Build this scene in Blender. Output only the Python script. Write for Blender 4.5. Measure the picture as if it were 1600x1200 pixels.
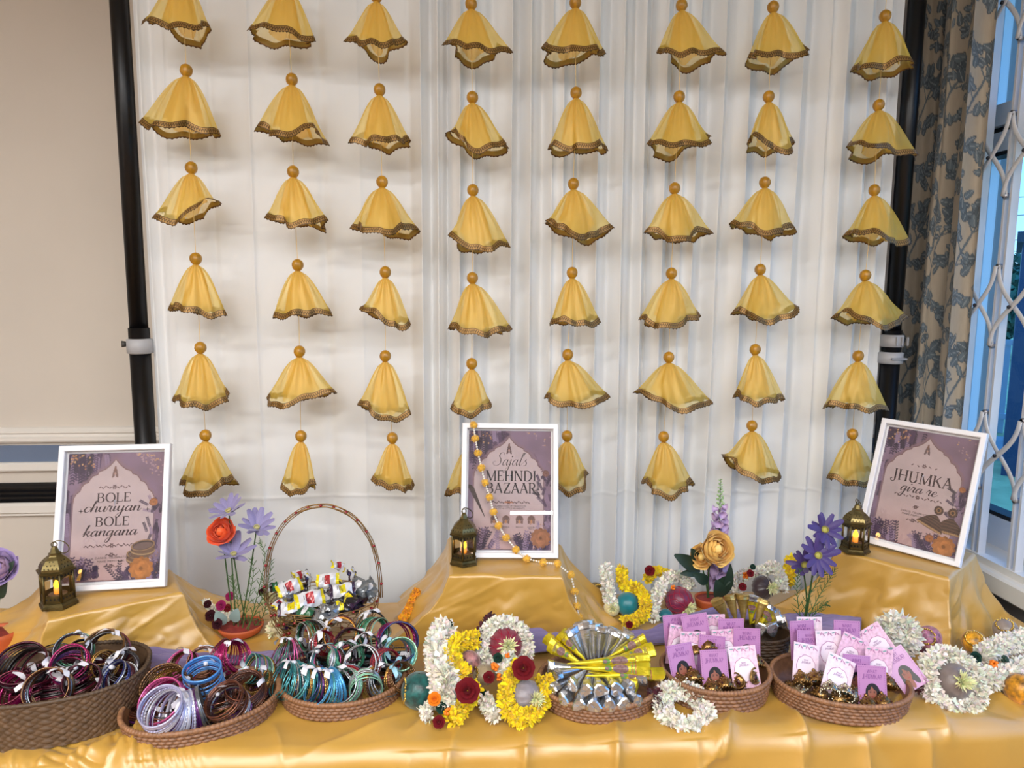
import bpy, math, random
import numpy as np
from math import sin, cos, pi, radians, sqrt, atan2
from mathutils import Matrix, Vector, Euler
random.seed(7); RNG = np.random.default_rng(7)
for o in list(bpy.data.objects): bpy.data.objects.remove(o)
SC = bpy.context.scene
COL = SC.collection
SC.view_settings.view_transform = 'Standard'
SC.view_settings.look = 'None'
SC.view_settings.gamma = 1.0
SC.view_settings.use_curve_mapping = False
SC.view_settings.exposure = -0.15
SC.cycles.use_denoising = True
SC.cycles.transparent_max_bounces = 24
SC.cycles.max_bounces = 8
SC.cycles.sample_clamp_indirect = 6.0

# ---------------------------------------------------------------- camera
F_PX, PITCH, YAW, ROLL, CAM_Z = 1110.0, radians(7.35), radians(4.5), radians(0.41), 1.54
CAM_R = (Matrix.Rotation(-YAW, 3, 'Z') @ Matrix.Rotation(pi/2 - PITCH, 3, 'X') @ Matrix.Rotation(ROLL, 3, 'Z'))
cam_d = bpy.data.cameras.new('camera')
cam_d.sensor_width = 36.0; cam_d.lens = F_PX/1600*36.0
cam_d.clip_start = 0.05; cam_d.clip_end = 2000
cam = bpy.data.objects.new('camera', cam_d); COL.objects.link(cam)
cam.matrix_world = Matrix.Translation((0, 0, CAM_Z)) @ CAM_R.to_4x4()
SC.camera = cam

def ray(x, y): return CAM_R @ Vector(((x - 800)/F_PX, (600 - y)/F_PX, -1.0))
def onz(x, y, z):                     # where the sight line meets a horizontal plane
    d = ray(x, y); t = (z - CAM_Z)/d.z
    return Vector((d.x*t, d.y*t, z))
def ony(x, y, Y):                     # ... meets the plane of the drape
    d = ray(x, y); t = Y/d.y
    return Vector((d.x*t, Y, CAM_Z + d.z*t))
def onx(x, y, X):                     # ... meets the plane of the window wall
    d = ray(x, y); t = X/d.x
    return Vector((X, d.y*t, CAM_Z + d.z*t))

# ---------------------------------------------------------------- sky and lamps
world = bpy.data.worlds.new('sky'); SC.world = world; world.use_nodes = True
nt = world.node_tree; bg = nt.nodes['Background']
tc = nt.nodes.new('ShaderNodeTexCoord'); sx = nt.nodes.new('ShaderNodeSeparateXYZ')
rp = nt.nodes.new('ShaderNodeValToRGB')
nt.links.new(tc.outputs['Generated'], sx.inputs[0]); nt.links.new(sx.outputs['Z'], rp.inputs[0])
nt.links.new(rp.outputs[0], bg.inputs['Color'])
rp.color_ramp.elements[0].position = 0.0; rp.color_ramp.elements[0].color = (.42, .66, .82, 1)
rp.color_ramp.elements[1].position = 0.32; rp.color_ramp.elements[1].color = (.085, .36, .90, 1)
e = rp.color_ramp.elements.new(0.07); e.color = (.27, .58, .86, 1)
bg.inputs['Strength'].default_value = 2.8

def area(name, loc, rot, sx_, sy_, power, col):
    d = bpy.data.lights.new(name, 'AREA'); d.shape = 'RECTANGLE'; d.size = sx_; d.size_y = sy_
    d.energy = power; d.color = col
    o = bpy.data.objects.new(name, d); COL.objects.link(o); o.location = loc; o.rotation_euler = rot
    return o
WARM = (1.0, .995, .98)
STRIPS = [(-1.15, -.25, 44), (.55, -.65, 40), (-.75, -1.75, 62), (.85, -1.75, 52), (-2.95, -2.9, 80), (.80, -5.3, 60), (-2.9, -1.7, 40)]
for i, (lx, ly, pw) in enumerate(STRIPS):
    area('ceiling_strip_lamp', (lx, ly, 2.735), (0, 0, 0), 1.25, 0.16, pw, WARM)

# ---------------------------------------------------------------- materials
def lin(h):
    if isinstance(h, (tuple, list)): return tuple(h)[:3]
    h = h.lstrip('#'); c = [int(h[i:i+2], 16)/255 for i in (0, 2, 4)]
    return tuple(v/12.92 if v <= .04045 else ((v + .055)/1.055)**2.4 for v in c)
MATS = {}
def mat(name, col, rough=.5, metal=0.0, var=0.0, vscale=20.0, bump=0.0, bscale=60.0, stretch=None, emit=None, es=0.0, vcol=False, alpha=1.0, obj_rand=0.0, **kw):
    if name in MATS: return MATS[name]
    m = bpy.data.materials.new(name); m.use_nodes = True; MATS[name] = m
    t = m.node_tree; b = t.nodes['Principled BSDF']; L = t.links.new
    c = lin(col)
    b.inputs['Base Color'].default_value = (*c, 1); b.inputs['Roughness'].default_value = rough; b.inputs['Metallic'].default_value = metal
    if alpha < 1: b.inputs['Alpha'].default_value = alpha
    for k, v in kw.items(): b.inputs[k.replace('_', ' ')].default_value = v
    if emit is not None:
        b.inputs['Emission Color'].default_value = (*lin(emit), 1); b.inputs['Emission Strength'].default_value = es
    src = None
    if vcol:
        a = t.nodes.new('ShaderNodeAttribute'); a.attribute_name = 'Col'; L(a.outputs['Color'], b.inputs['Base Color']); src = a.outputs['Color']
    if var or bump:
        co = t.nodes.new('ShaderNodeTexCoord'); mp = t.nodes.new('ShaderNodeMapping'); L(co.outputs['Object'], mp.inputs[0])
        if stretch: mp.inputs['Scale'].default_value = stretch
    if var:
        n = t.nodes.new('ShaderNodeTexNoise'); n.inputs['Scale'].default_value = vscale; n.inputs['Detail'].default_value = 4
        L(mp.outputs[0], n.inputs['Vector'])
        mr = t.nodes.new('ShaderNodeMapRange'); L(n.outputs['Fac'], mr.inputs[0]); mr.inputs[1].default_value = .3; mr.inputs[2].default_value = .7
        mr.inputs[3].default_value = 1 - var; mr.inputs[4].default_value = 1 + var
        mx = t.nodes.new('ShaderNodeMix'); mx.data_type = 'RGBA'; mx.blend_type = 'MULTIPLY'; mx.inputs[0].default_value = 1
        if src: L(src, mx.inputs[6])
        else: mx.inputs[6].default_value = (*c, 1)
        L(mr.outputs[0], mx.inputs[7]); L(mx.outputs[2], b.inputs['Base Color']); src = mx.outputs[2]
    if obj_rand:
        oi = t.nodes.new('ShaderNodeObjectInfo'); hs = t.nodes.new('ShaderNodeHueSaturation')
        mr = t.nodes.new('ShaderNodeMapRange'); L(oi.outputs['Random'], mr.inputs[0]); mr.inputs[3].default_value = 1 - obj_rand; mr.inputs[4].default_value = 1 + obj_rand
        L(mr.outputs[0], hs.inputs['Value'])
        if src: L(src, hs.inputs['Color'])
        else: hs.inputs['Color'].default_value = (*c, 1)
        L(hs.outputs[0], b.inputs['Base Color'])
    if bump:
        n = t.nodes.new('ShaderNodeTexNoise'); n.inputs['Scale'].default_value = bscale; n.inputs['Detail'].default_value = 3
        L(mp.outputs[0], n.inputs['Vector'])
        bp = t.nodes.new('ShaderNodeBump'); bp.inputs['Strength'].default_value = bump; bp.inputs['Distance'].default_value = .002
        L(n.outputs['Fac'], bp.inputs['Height']); L(bp.outputs[0], b.inputs['Normal'])
    return m
def glass_mat(name, tint=(1, 1, 1), ior=1.5, rough=0.0, gain=1.0):
    m = bpy.data.materials.new(name); m.use_nodes = True; t = m.node_tree; t.nodes.remove(t.nodes['Principled BSDF'])
    o = t.nodes['Material Output']; tr = t.nodes.new('ShaderNodeBsdfTransparent'); gl = t.nodes.new('ShaderNodeBsdfGlossy'); fr = t.nodes.new('ShaderNodeFresnel')
    mx = t.nodes.new('ShaderNodeMixShader'); ge = t.nodes.new('ShaderNodeNewGeometry'); mi_ = t.nodes.new('ShaderNodeMapRange'); mi_.inputs[3].default_value = ior; mi_.inputs[4].default_value = 1/ior
    t.links.new(ge.outputs['Backfacing'], mi_.inputs[0]); t.links.new(mi_.outputs[0], fr.inputs[0]); tr.inputs[0].default_value = (*tint, 1); gl.inputs['Roughness'].default_value = rough
    gl.inputs[0].default_value = (gain, gain, gain, 1)
    t.links.new(fr.outputs[0], mx.inputs[0]); t.links.new(tr.outputs[0], mx.inputs[1]); t.links.new(gl.outputs[0], mx.inputs[2]); t.links.new(mx.outputs[0], o.inputs[0])
    MATS[name] = m; return m
def sheer_mat(name, col, opac, trans=.55, rough=.4, weave=900.0, gloss=.12):
    m = bpy.data.materials.new(name); m.use_nodes = True; t = m.node_tree; t.nodes.remove(t.nodes['Principled BSDF']); L = t.links.new
    o = t.nodes['Material Output']; c = (*lin(col), 1)
    tr = t.nodes.new('ShaderNodeBsdfTransparent'); df = t.nodes.new('ShaderNodeBsdfDiffuse'); tl = t.nodes.new('ShaderNodeBsdfTranslucent'); gl = t.nodes.new('ShaderNodeBsdfGlossy')
    df.inputs[0].default_value = c; tl.inputs[0].default_value = c; gl.inputs[0].default_value = (1, .86, .5, 1); gl.inputs['Roughness'].default_value = rough
    tr.inputs[0].default_value = (1, .955, .80, 1)
    m1 = t.nodes.new('ShaderNodeMixShader'); m1.inputs[0].default_value = trans; L(df.outputs[0], m1.inputs[1]); L(tl.outputs[0], m1.inputs[2])
    m2 = t.nodes.new('ShaderNodeMixShader'); m2.inputs[0].default_value = gloss; L(m1.outputs[0], m2.inputs[1]); L(gl.outputs[0], m2.inputs[2])
    lw = t.nodes.new('ShaderNodeLayerWeight'); lw.inputs[0].default_value = .35
    mr = t.nodes.new('ShaderNodeMapRange'); L(lw.outputs['Facing'], mr.inputs[0]); mr.inputs[3].default_value = opac; mr.inputs[4].default_value = min(1, opac + .3)
    m3 = t.nodes.new('ShaderNodeMixShader'); L(mr.outputs[0], m3.inputs[0]); L(tr.outputs[0], m3.inputs[1]); L(m2.outputs[0], m3.inputs[2])
    L(m3.outputs[0], o.inputs[0]); MATS[name] = m; return m

# ---------------------------------------------------------------- mesh builder
class MB:
    def __init__(s): s.V = []; s.F = []; s.mi = []; s.n = 0; s.U = []
    def add(s, V, F, mi=0):
        V = np.asarray(V, float).reshape(-1, 3); k = s.n
        s.V.append(V); s.n += len(V)
        for f in F: s.F.append(tuple(int(i) + k for i in f))
        s.mi += [mi]*len(F); return k
    def grid(s, P, wu=False, wv=False, mi=0):
        P = np.asarray(P, float); m, n = P.shape[:2]; F = []
        for i in range(m if wu else m - 1):
            a = i*n; b = ((i + 1) % m)*n
            for j in range(n if wv else n - 1):
                c = (j + 1) % n; F.append((a + j, a + c, b + c, b + j))
        return s.add(P.reshape(-1, 3), F, mi)
    def tube(s, path, r, k=6, mi=0, closed=False, caps=True, flat=1.0):
        P = np.asarray([tuple(p) for p in path], float); n = len(P); r = np.broadcast_to(np.asarray(r, float), (n,))
        T = (np.roll(P, -1, 0) - np.roll(P, 1, 0)) if closed else np.gradient(P, axis=0)
        T /= np.linalg.norm(T, axis=1)[:, None] + 1e-12
        ref = np.array([0, 0, 1.]) if abs(T[0][2]) < .9 else np.array([1., 0, 0])
        N = np.cross(ref, T[0]); N /= np.linalg.norm(N); rows = []
        for i in range(n):
            N = N - T[i]*N.dot(T[i]); N /= np.linalg.norm(N) + 1e-12; B = np.cross(T[i], N)
            a = np.arange(k)*2*pi/k
            rows.append(P[i] + r[i]*(np.cos(a)[:, None]*N + flat*np.sin(a)[:, None]*B))
        k0 = s.grid(np.array(rows), wu=closed, wv=True, mi=mi)
        if caps and not closed:
            s.F.append(tuple(k0 + j for j in reversed(range(k)))); s.F.append(tuple(k0 + (n - 1)*k + j for j in range(k))); s.mi += [mi, mi]
    def lathe(s, prof, k=24, c=(0, 0, 0), mi=0, M=None, ripple=None, caps=True):
        a = np.arange(k)*2*pi/k; rows = []
        for (r, z) in prof:
            rr = r*(ripple(a, z) if ripple else 1.0)
            rows.append(np.stack([rr*np.cos(a), rr*np.sin(a), np.full(k, z)], -1))
        P = np.array(rows)
        if M is not None: P = P @ np.array(M.to_3x3()).T
        k0 = s.grid(P + np.array(tuple(c)), wv=True, mi=mi)
        if caps:
            n = len(prof); s.F.append(tuple(k0 + j for j in reversed(range(k)))); s.F.append(tuple(k0 + (n - 1)*k + j for j in range(k))); s.mi += [mi, mi]
    def box(s, c, d, R=None, mi=0):
        V = np.array([[x, y, z] for x in (-.5, .5) for y in (-.5, .5) for z in (-.5, .5)])*np.array(d)
        if R is not None: V = V @ np.array(R.to_3x3()).T
        s.add(V + np.array(tuple(c)), [(0, 1, 3, 2), (4, 6, 7, 5), (0, 4, 5, 1), (2, 3, 7, 6), (0, 2, 6, 4), (1, 5, 7, 3)], mi)
    def ell(s, c, r, nu=10, nv=6, mi=0, R=None):
        th = np.linspace(0.08, pi - .08, nv); a = np.arange(nu)*2*pi/nu
        P = np.stack([np.sin(th)[:, None]*np.cos(a), np.sin(th)[:, None]*np.sin(a), np.broadcast_to(np.cos(th)[:, None], (nv, nu))], -1)*np.array(r if hasattr(r, '__len__') else (r, r, r))
        if R is not None: P = P @ np.array(R.to_3x3()).T
        k0 = s.grid(P + np.array(tuple(c)), wv=True, mi=mi)
        s.F.append(tuple(k0 + j for j in range(nu))); s.F.append(tuple(k0 + (nv - 1)*nu + j for j in reversed(range(nu)))); s.mi += [mi, mi]
    def mesh(s, name, mats, smooth=True, colors=None, uv=None):
        me = bpy.data.meshes.new(name)
        V = np.concatenate(s.V) if s.V else np.zeros((0, 3))
        me.from_pydata(V.tolist(), [], s.F)
        if not isinstance(mats, (list, tuple)): mats = [mats]
        for m in mats: me.materials.append(m)
        if len(mats) > 1: me.polygons.foreach_set('material_index', s.mi)
        if smooth: me.polygons.foreach_set('use_smooth', [True]*len(me.polygons))
        if colors is not None:
            ca = me.color_attributes.new('Col', 'FLOAT_COLOR', 'POINT')
            c4 = np.ones((len(V), 4)); c4[:, :3] = colors; ca.data.foreach_set('color', c4.ravel())
        if uv is not None:
            ul = me.uv_layers.new(name='UVMap'); li = np.empty(len(me.loops), int); me.loops.foreach_get('vertex_index', li)
            ul.data.foreach_set('uv', np.asarray(uv)[li].ravel())
        me.update(); return me
    def build(s, name, mats, parent=None, loc=None, smooth=True, colors=None, uv=None):
        return inst(name, s.mesh(name, mats, smooth, colors, uv), parent, loc)
def inst(name, me, parent=None, loc=None, M=None):
    o = bpy.data.objects.new(name, me); COL.objects.link(o)
    if parent is not None: o.parent = parent
    if M is not None: o.matrix_basis = M
    elif loc is not None: o.location = loc
    return o
def tag(o, label=None, cat=None, group=None, kind=None):
    if label: o['label'] = label
    if cat: o['category'] = cat
    if group: o['group'] = group
    if kind: o['kind'] = kind
    return o
def thing(name, label, cat, loc=(0, 0, 0), M=None, group=None):
    o = bpy.data.objects.new(name, None); COL.objects.link(o); o.empty_display_size = .05
    if M is not None: o.matrix_world = M
    else: o.location = loc
    return tag(o, label, cat, group)
def struct(o): o['kind'] = 'structure'; return o
def stuff(o): o['kind'] = 'stuff'; return o
def crom(pts, n=8, closed=False):
    P = np.asarray([tuple(p) for p in pts], float); m = len(P); out = []
    for i in range(m if closed else m - 1):
        if closed: p0, p1, p2, p3 = P[(i-1) % m], P[i], P[(i+1) % m], P[(i+2) % m]
        else: p0, p1, p2, p3 = P[max(i-1, 0)], P[i], P[i+1], P[min(i+2, m-1)]
        for t in np.arange(n)/n:
            out.append(.5*((2*p1) + (-p0+p2)*t + (2*p0-5*p1+4*p2-p3)*t*t + (-p0+3*p1-3*p2+p3)*t**3))
    if not closed: out.append(P[-1])
    return np.array(out)
_H = RNG.random((256, 256))
def vnoise(x, y):
    x = np.asarray(x, float); y = np.asarray(y, float); xi = np.floor(x).astype(int); yi = np.floor(y).astype(int); fx = x - xi; fy = y - yi
    fx = fx*fx*fx*(fx*(fx*6-15)+10); fy = fy*fy*fy*(fy*(fy*6-15)+10)
    a = _H[xi & 255, yi & 255]; b = _H[(xi+1) & 255, yi & 255]; c = _H[xi & 255, (yi+1) & 255]; d = _H[(xi+1) & 255, (yi+1) & 255]
    return ((a*(1-fx)+b*fx)*(1-fy) + (c*(1-fx)+d*fx)*fy)*2 - 1
def fbm(x, y, o=3): return sum(vnoise(x*2**i + 17*i, y*2**i + 9*i)/2**i for i in range(o))
def basis(n, up=(0, 0, 1)):
    """rotation whose local -Y looks along n and whose local Z is as near to up as it can be"""
    n = Vector(n).normalized(); y = -n; z = Vector(up); z = (z - y*z.dot(y)).normalized(); x = y.cross(z)
    return Matrix((x, y, z)).transposed()
def frame4(loc, R, s=1.0): return Matrix.Translation(loc) @ R.to_4x4() @ Matrix.Scale(s, 4)
# ================================================================ the room
M_cream = mat('cream_paint', '#d3cbc1', .55, var=.03, vscale=3, bump=.08, bscale=40)
M_white = mat('white_gloss_paint', '#e4e0da', .35)
M_blue = mat('blue_grey_paint', '#64748f', .5, var=.04, vscale=6)
M_grey = mat('grey_wall_paint', '#8b8787', .6, var=.03)
M_ceil = mat('ceiling_paint', '#e6e2da', .8)
M_floor = mat('floor_wood', '#8a6a48', .4, var=.2, vscale=4, stretch=(1, 12, 1))
YB, XW, XL, YF = 2.35, 1.5, -3.6, -8.0
def slab(name, x0, x1, y0, y1, z0, z1, m):
    b = MB(); b.box(((x0+x1)/2, (y0+y1)/2, (z0+z1)/2), (x1-x0, y1-y0, z1-z0)); return struct(b.build(name, m, smooth=False))
slab('floor', XL, XW+.25, YF, YB, -.1, 0, M_floor)
slab('ceiling', XL, XW+.25, YF, YB, 2.8, 2.9, M_ceil)
slab('wall_left', XL-.1, XL, YF, YB, 0, 2.8, M_cream)
slab('wall_front', XL, XW+.25, YF-.1, YF, 0, 2.8, M_cream)
# back wall: cream panel over a dado rail, a blue-grey band, then the heater below
wb = slab('wall_back', XL, XW+.25, YB, YB+.12, 0, 2.8, M_cream)
b = MB(); b.box(((XL+XW)/2, YB-.003, 1.015), (XW-XL, .006, .055)); b.build('blue_band', M_blue, wb, smooth=False)
def rail(name, z0, prof):              # a moulding with a stepped profile, run along the back wall
    b = MB(); rows = []
    for (dy, dz) in prof: rows.append([(XL, YB-dy, z0+dz), (XW, YB-dy, z0+dz)])
    b.grid(np.array(rows)); return struct(b.build(name, M_white, smooth=False))
rail('trim_1', 1.055, [(0, 0), (.018, 0), (.022, .006), (.022, .014), (.012, .018), (.012, .026), (.02, .03), (.02, .036), (.008, .045), (0, .047)])
rail('trim_2', .962, [(0, 0), (.02, 0), (.022, .004), (.022, .022), (.016, .027), (0, .028)])
rail('trim_3', .815, [(0, 0), (.02, 0), (.02, .006), (.028, .012), (.028, .034), (.02, .042), (.012, .05), (0, .052)])
ht = thing('wall_heater', 'black slatted heater grille let into the cream wall under the blue band', 'heater', (-1.95, YB-.002, .87))
b = MB(); b.box((0, .0, .0), (2.2, .012, .1)); b.build('casing', mat('heater_black', '#08080a', .5), ht, smooth=False)
for k in range(6):
    b = MB(); b.box((0, -.012, -.039+k*.0155), (2.18, .012, .005), Matrix.Rotation(radians(25), 3, 'X')); b.build('slat', mat('heater_slat', '#141417', .45), ht, smooth=False)
# window wall on the right
def rw(name, y0, y1, z0, z1, m): return slab(name, XW, XW+.22, y0, y1, z0, z1, m)
WY0, WY1, WZ0, WZ1 = -.9, 2.14, .80, 2.5
b = MB(); t_ = .22
for (y0, y1, z0, z1) in ((YF, WY0, 0, 2.8), (WY1, YB, 0, 2.8), (WY0, WY1, 0, WZ0), (WY0, WY1, WZ1, 2.8)):
    b.box((XW+t_/2, (y0+y1)/2, (z0+z1)/2), (t_, y1-y0, z1-z0))
struct(b.build('wall_right', M_grey, smooth=False))
M_upvc = mat('white_window_plastic', '#dfe3ea', .25)
wn = struct(bpy.data.objects.new('window_1', None)); COL.objects.link(wn); wn.location = (XW+.1, 0, 0)
def wpart(name, y0, y1, z0, z1, d=.06, x=0.0, m=M_upvc):
    b = MB(); b.box((x, (y0+y1)/2, (z0+z1)/2), (d, y1-y0, z1-z0)); return b.build(name, m, wn, smooth=False)
wpart('window_jamb', WY1-.06, WY1, WZ0, WZ1); wpart('window_jamb', WY0, WY0+.06, WZ0, WZ1)
wpart('window_head', WY0, WY1, WZ1-.06, WZ1); wpart('window_rail', WY0, WY1, WZ0, WZ0+.10)
wpart('window_mullion', 1.12, 1.19, WZ0, WZ1); wpart('window_mullion', .15, .22, WZ0, WZ1)
wpart('window_transom', WY0, WY1, 1.955, 2.01); wpart('window_sash', WY0, WY1, 2.025, 2.085, .05, -.02)
wpart('window_gasket', WY0, WY1, 2.011, 2.024, .05, 0, mat('gasket_black', '#0a0c12', .6)); wpart('window_gasket', WY0, WY1, 1.944, 1.954, .05, 0, MATS['gasket_black'])
wpart('window_gasket', WY0, WY1, WZ0+.10, WZ0+.112, .05, 0, MATS['gasket_black'])
for (a, c) in ((1.19, WY1-.06), (.22, 1.12), (WY0+.06, .15)):
    wpart('window_pane', a, c, WZ0+.11, 1.945, .005, 0, MATS.get('window_glass') or glass_mat('window_glass', (.93, .97, 1)))
    wpart('window_pane', a, c, 2.085, WZ1-.06, .005, 0, MATS['window_glass'])
b = MB()
rows = [[(1.50, y, .752), (1.425, y, .752), (1.42, y, .757), (1.42, y, .80), (1.426, y, .806), (1.445, y, .808), (1.445, y, .826), (1.475, y, .826), (1.475, y, .812), (1.60, y, .815)] for y in (WY0, WY1)]
b.grid(np.array(rows)); sill = struct(b.build('window_2', M_white, smooth=False)); sill.name = 'trim_4'
# collapsible security grille in front of the glass
gr = thing('security_grille', 'white folding steel security grille with curved lattice links before the window', 'grille', (1.462, 1.9, .826))
M_gril = mat('grille_white', '#cfd0d4', .35); M_stud = mat('grille_rivet', '#3a3a42', .4, .7)
BAR_Y = [onx(px, 457, 1.462).y for px in (1519, 1566, 1629)]; BAR_Y.append(2*BAR_Y[2]-BAR_Y[1]); z713 = onx(1575, 713, 1.462).z
for y in BAR_Y:
    for dy in (-.0105, .0105):
        b = MB(); b.box((0, y+dy-1.9, .83), (.022, .0075, 1.66)); b.build('upright_bar', M_gril, gr, smooth=False)
zc = [onx(1566, 246, 1.462).z, onx(1543, 477, 1.462).z]; dz = zc[0]-zc[1]
def linkbar(y0, z0, y1, z1, off, bend):
    pts = []
    for t in np.linspace(0, 1, 13):
        pts.append((off, y0+(y1-y0)*(t-.115*sin(2*pi*t))-1.9, z0+(z1-z0)*t-.826))
    b = MB(); b.tube(pts, .0075, 8, flat=.4); return b.build('lattice_link', M_gril, gr)
for i in range(len(BAR_Y)-1):
    ya, yb = BAR_Y[i], BAR_Y[i+1]; sh = 0 if i % 2 == 0 else (z713-zc[1])
    for k in range(-3, 5):
        z = zc[1]+k*dz+sh
        if z-.14 < .87 or z+.14 > 2.46: continue
        h = .105
        linkbar(ya, z+h, yb, z-h, -.017, 1); linkbar(ya, z-h, yb, z+h, -.025, 1)
        b = MB(); b.lathe([(.005, 0), (.005, .004), (.002, .006)], 8, (-.03, (ya+yb)/2-1.9, z-.826), M=Matrix.Rotation(-pi/2, 3, 'Y')); b.build('rivet', M_stud, gr)
        for (yy, zz) in ((ya, z+h), (ya, z-h), (yb, z+h), (yb, z-h)):
            b = MB(); b.tube([(-.022, yy-1.9, zz-.826), (-.004, yy-1.9, zz-.826)], .006, 8); b.build('pivot_pin', mat('grille_steel', '#9a9aa0', .3, .8), gr)
# ceiling lamps
for i, (lx, ly, pw) in enumerate(STRIPS):
    lt = thing('ceiling_light', 'long white ceiling strip light fitting above the hall', 'ceiling light', (lx, ly, 2.8), group='ceiling strip lights')
    b = MB(); b.box((0, 0, -.025), (1.32, .22, .05)); b.build('fitting', M_white, lt, smooth=False)
# outside
M_lawn = mat('lawn', '#b9bb86', .9, var=.25, vscale=3)
b = MB(); b.box((60, 40, -.25), (116, 120, .1)); struct(b.build('ground', M_lawn, smooth=False))
b = MB(); b.box((5.3, 8.1, -.195), (5.0, 1.5, .02), Matrix.Rotation(radians(-30), 3, 'Z')); struct(b.build('path', mat('paving', '#a9adb3', .8, var=.08), smooth=False))
fn = thing('picket_fence', 'pale blue-white picket fence across the yard outside the window', 'fence', (5.9, 9.0, -.2))
M_fen = mat('fence_paint', '#b7c4cf', .5)
fd = Vector((.86, -.50, 0)).normalized(); fR = Matrix.Rotation(atan2(fd.y, fd.x), 3, 'Z')
for k in range(34):
    q = fd*(k*.115-.9); b = MB(); b.box((q.x, q.y, .58), (.07, .025, 1.15), fR); b.build('picket', M_fen, fn, smooth=False)
for zz in (.22, 1.16):
    b = MB(); q = fd*1.0; b.box((q.x, q.y, zz), (4.0, .05, .07), fR); b.build('fence_rail', M_fen, fn, smooth=False)
for k in range(4):
    q = fd*(k*1.27-.9); b = MB(); b.box((q.x, q.y+.06, .65), (.1, .1, 1.4), fR); b.build('fence_post', M_fen, fn, smooth=False)
M_leaf = mat('bush_leaves', '#3f6a58', .8, var=.3, vscale=2); M_bark = mat('bark', '#4a3c30', .9)
def bush(name, label, x, y, r, h, n, seed):
    rg = np.random.default_rng(seed); o = thing(name, label, 'tree', (x, y, -.2)); b = MB()
    for i in range(n):
        v = rg.normal(size=3); v /= np.linalg.norm(v); q = rg.random()**.33
        c = np.array([v[0]*r*q, v[1]*r*q, h*.58+v[2]*h*.42*q]); a = rg.normal(size=(3, 3))*.11
        b.add(np.array([c+a[0], c+a[1], c+a[2], c-a[0]*.7]), [(0, 1, 2), (0, 2, 3)])
    stuff(b.build('leaves', M_leaf, o, smooth=False)); b = MB(); b.tube([(0, 0, 0), (.05, 0, h*.6)], [.12, .05], 7); b.build('trunk', M_bark, o)
bush('tree', 'round dark green tree behind the pale picket fence', 15.0, 19.0, 1.5, 3.0, 2600, 1)
bush('tree', 'lower green bush beyond the fence next to the round tree', 18.2, 17.2, 1.5, 2.3, 2000, 2)
bush('tree', 'tall green tree seen beyond the fence nearest to the curtain', 12.0, 21.2, 1.4, 2.7, 2000, 3)
b = MB(); xs = np.linspace(-1, 1, 40)
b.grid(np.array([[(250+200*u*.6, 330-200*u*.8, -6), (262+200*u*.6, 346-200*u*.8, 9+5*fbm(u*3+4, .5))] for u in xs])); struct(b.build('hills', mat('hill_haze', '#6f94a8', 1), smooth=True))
hb = thing('outbuilding', 'dark blue outbuilding across the yard seen through the grille', 'building', (6.83, 6.43, -.2))
b = MB(); b.box((0, 0, 1.12), (2.3, 2.0, 2.24), Matrix.Rotation(radians(-39.5), 3, 'Z')); b.build('wall', mat('dark_blue_cladding', '#1f3757', .6, var=.08, stretch=(1, 1, .1)), hb, smooth=False)
b = MB(); b.box((0, 0, 2.29), (2.4, 2.1, .10), Matrix.Rotation(radians(-39.5), 3, 'Z')); b.build('roof', mat('felt_roof', '#34404f', .8), hb, smooth=False)
for k, zz in enumerate((4.9, 4.35, 3.6, 3.25)):
    b = MB(); b.tube([(9+t*14, 26-t*8, zz-.35*sin(pi*t)) for t in np.linspace(0, 1, 12)], .012, 4); tag(b.build('power_line', mat('cable_dark', '#39465a', .8)), ['uppermost power line strung across the sky outside', 'second power line from the top across the sky outside', 'third power line from the top across the sky outside', 'lowest power line strung over the trees outside'][k], 'power line')

# ================================================================ drape, stand, curtain
YD = 1.935
def dx(px, py=300): return ony(px, py, YD).x
M_drape = mat('white_drape_cloth', '#e2e4e6', .55, bump=.05, bscale=300, Sheen_Weight=.2, Sheen_Roughness=.5)
folds = [(812, .012, -1), (829, .013, 1), (848, .010, -1), (862, .008, 1), (880, .012, 1), (905, .008, -1), (932, .016, 1), (952, .008, -1), (970, .013, 1), (992, .012, -1), (1005, .008, 1), (1017, .013, -1),
         (1039, .012, 1), (1053, .012, -1), (1070, .008, 1), (1089, .014, 1), (1111, .011, -1), (1127, .012, 1), (1138, .009, -1), (1166, .016, 1), (1185, .007, -1), (1215, .01, 1), (1248, .012, 1), (1266, .009, -1), (1287, .008, 1), (1307, .02, 1),
         (1332, .013, -1), (1346, .012, 1), (1362, .013, -1), (1376, .012, 1), (1390, .010, -1), (1402, .010, 1), (801, .014, 1), (770, .006, -1), (745, .008, 1), (721, .018, 1), (700, .016, -1), (685, .012, 1), (673, .013, -1), (658, .012, 1), (640, .006, -1),
         (560, .004, 1), (500, .006, -1), (455, .005, 1), (392, .009, 1), (330, .004, -1), (262, .006, 1), (240, .012, -1), (226, .014, 1)]
fx = np.array([dx(p) for p, a, s_ in folds]); fa = np.array([a*s_*(2.0 if p > 640 else .8) for p, a, s_ in folds]); fw = .006 + RNG.random(len(folds))*.006
x0, x1 = -.806, 1.217; NX = 1150; xs = np.linspace(x0, x1, NX)
zs = np.concatenate([np.linspace(2.62, 1.02, 26), np.linspace(.985, .955, 9), np.linspace(.92, .30, 8)])
P = np.zeros((len(zs), NX, 3))
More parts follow.
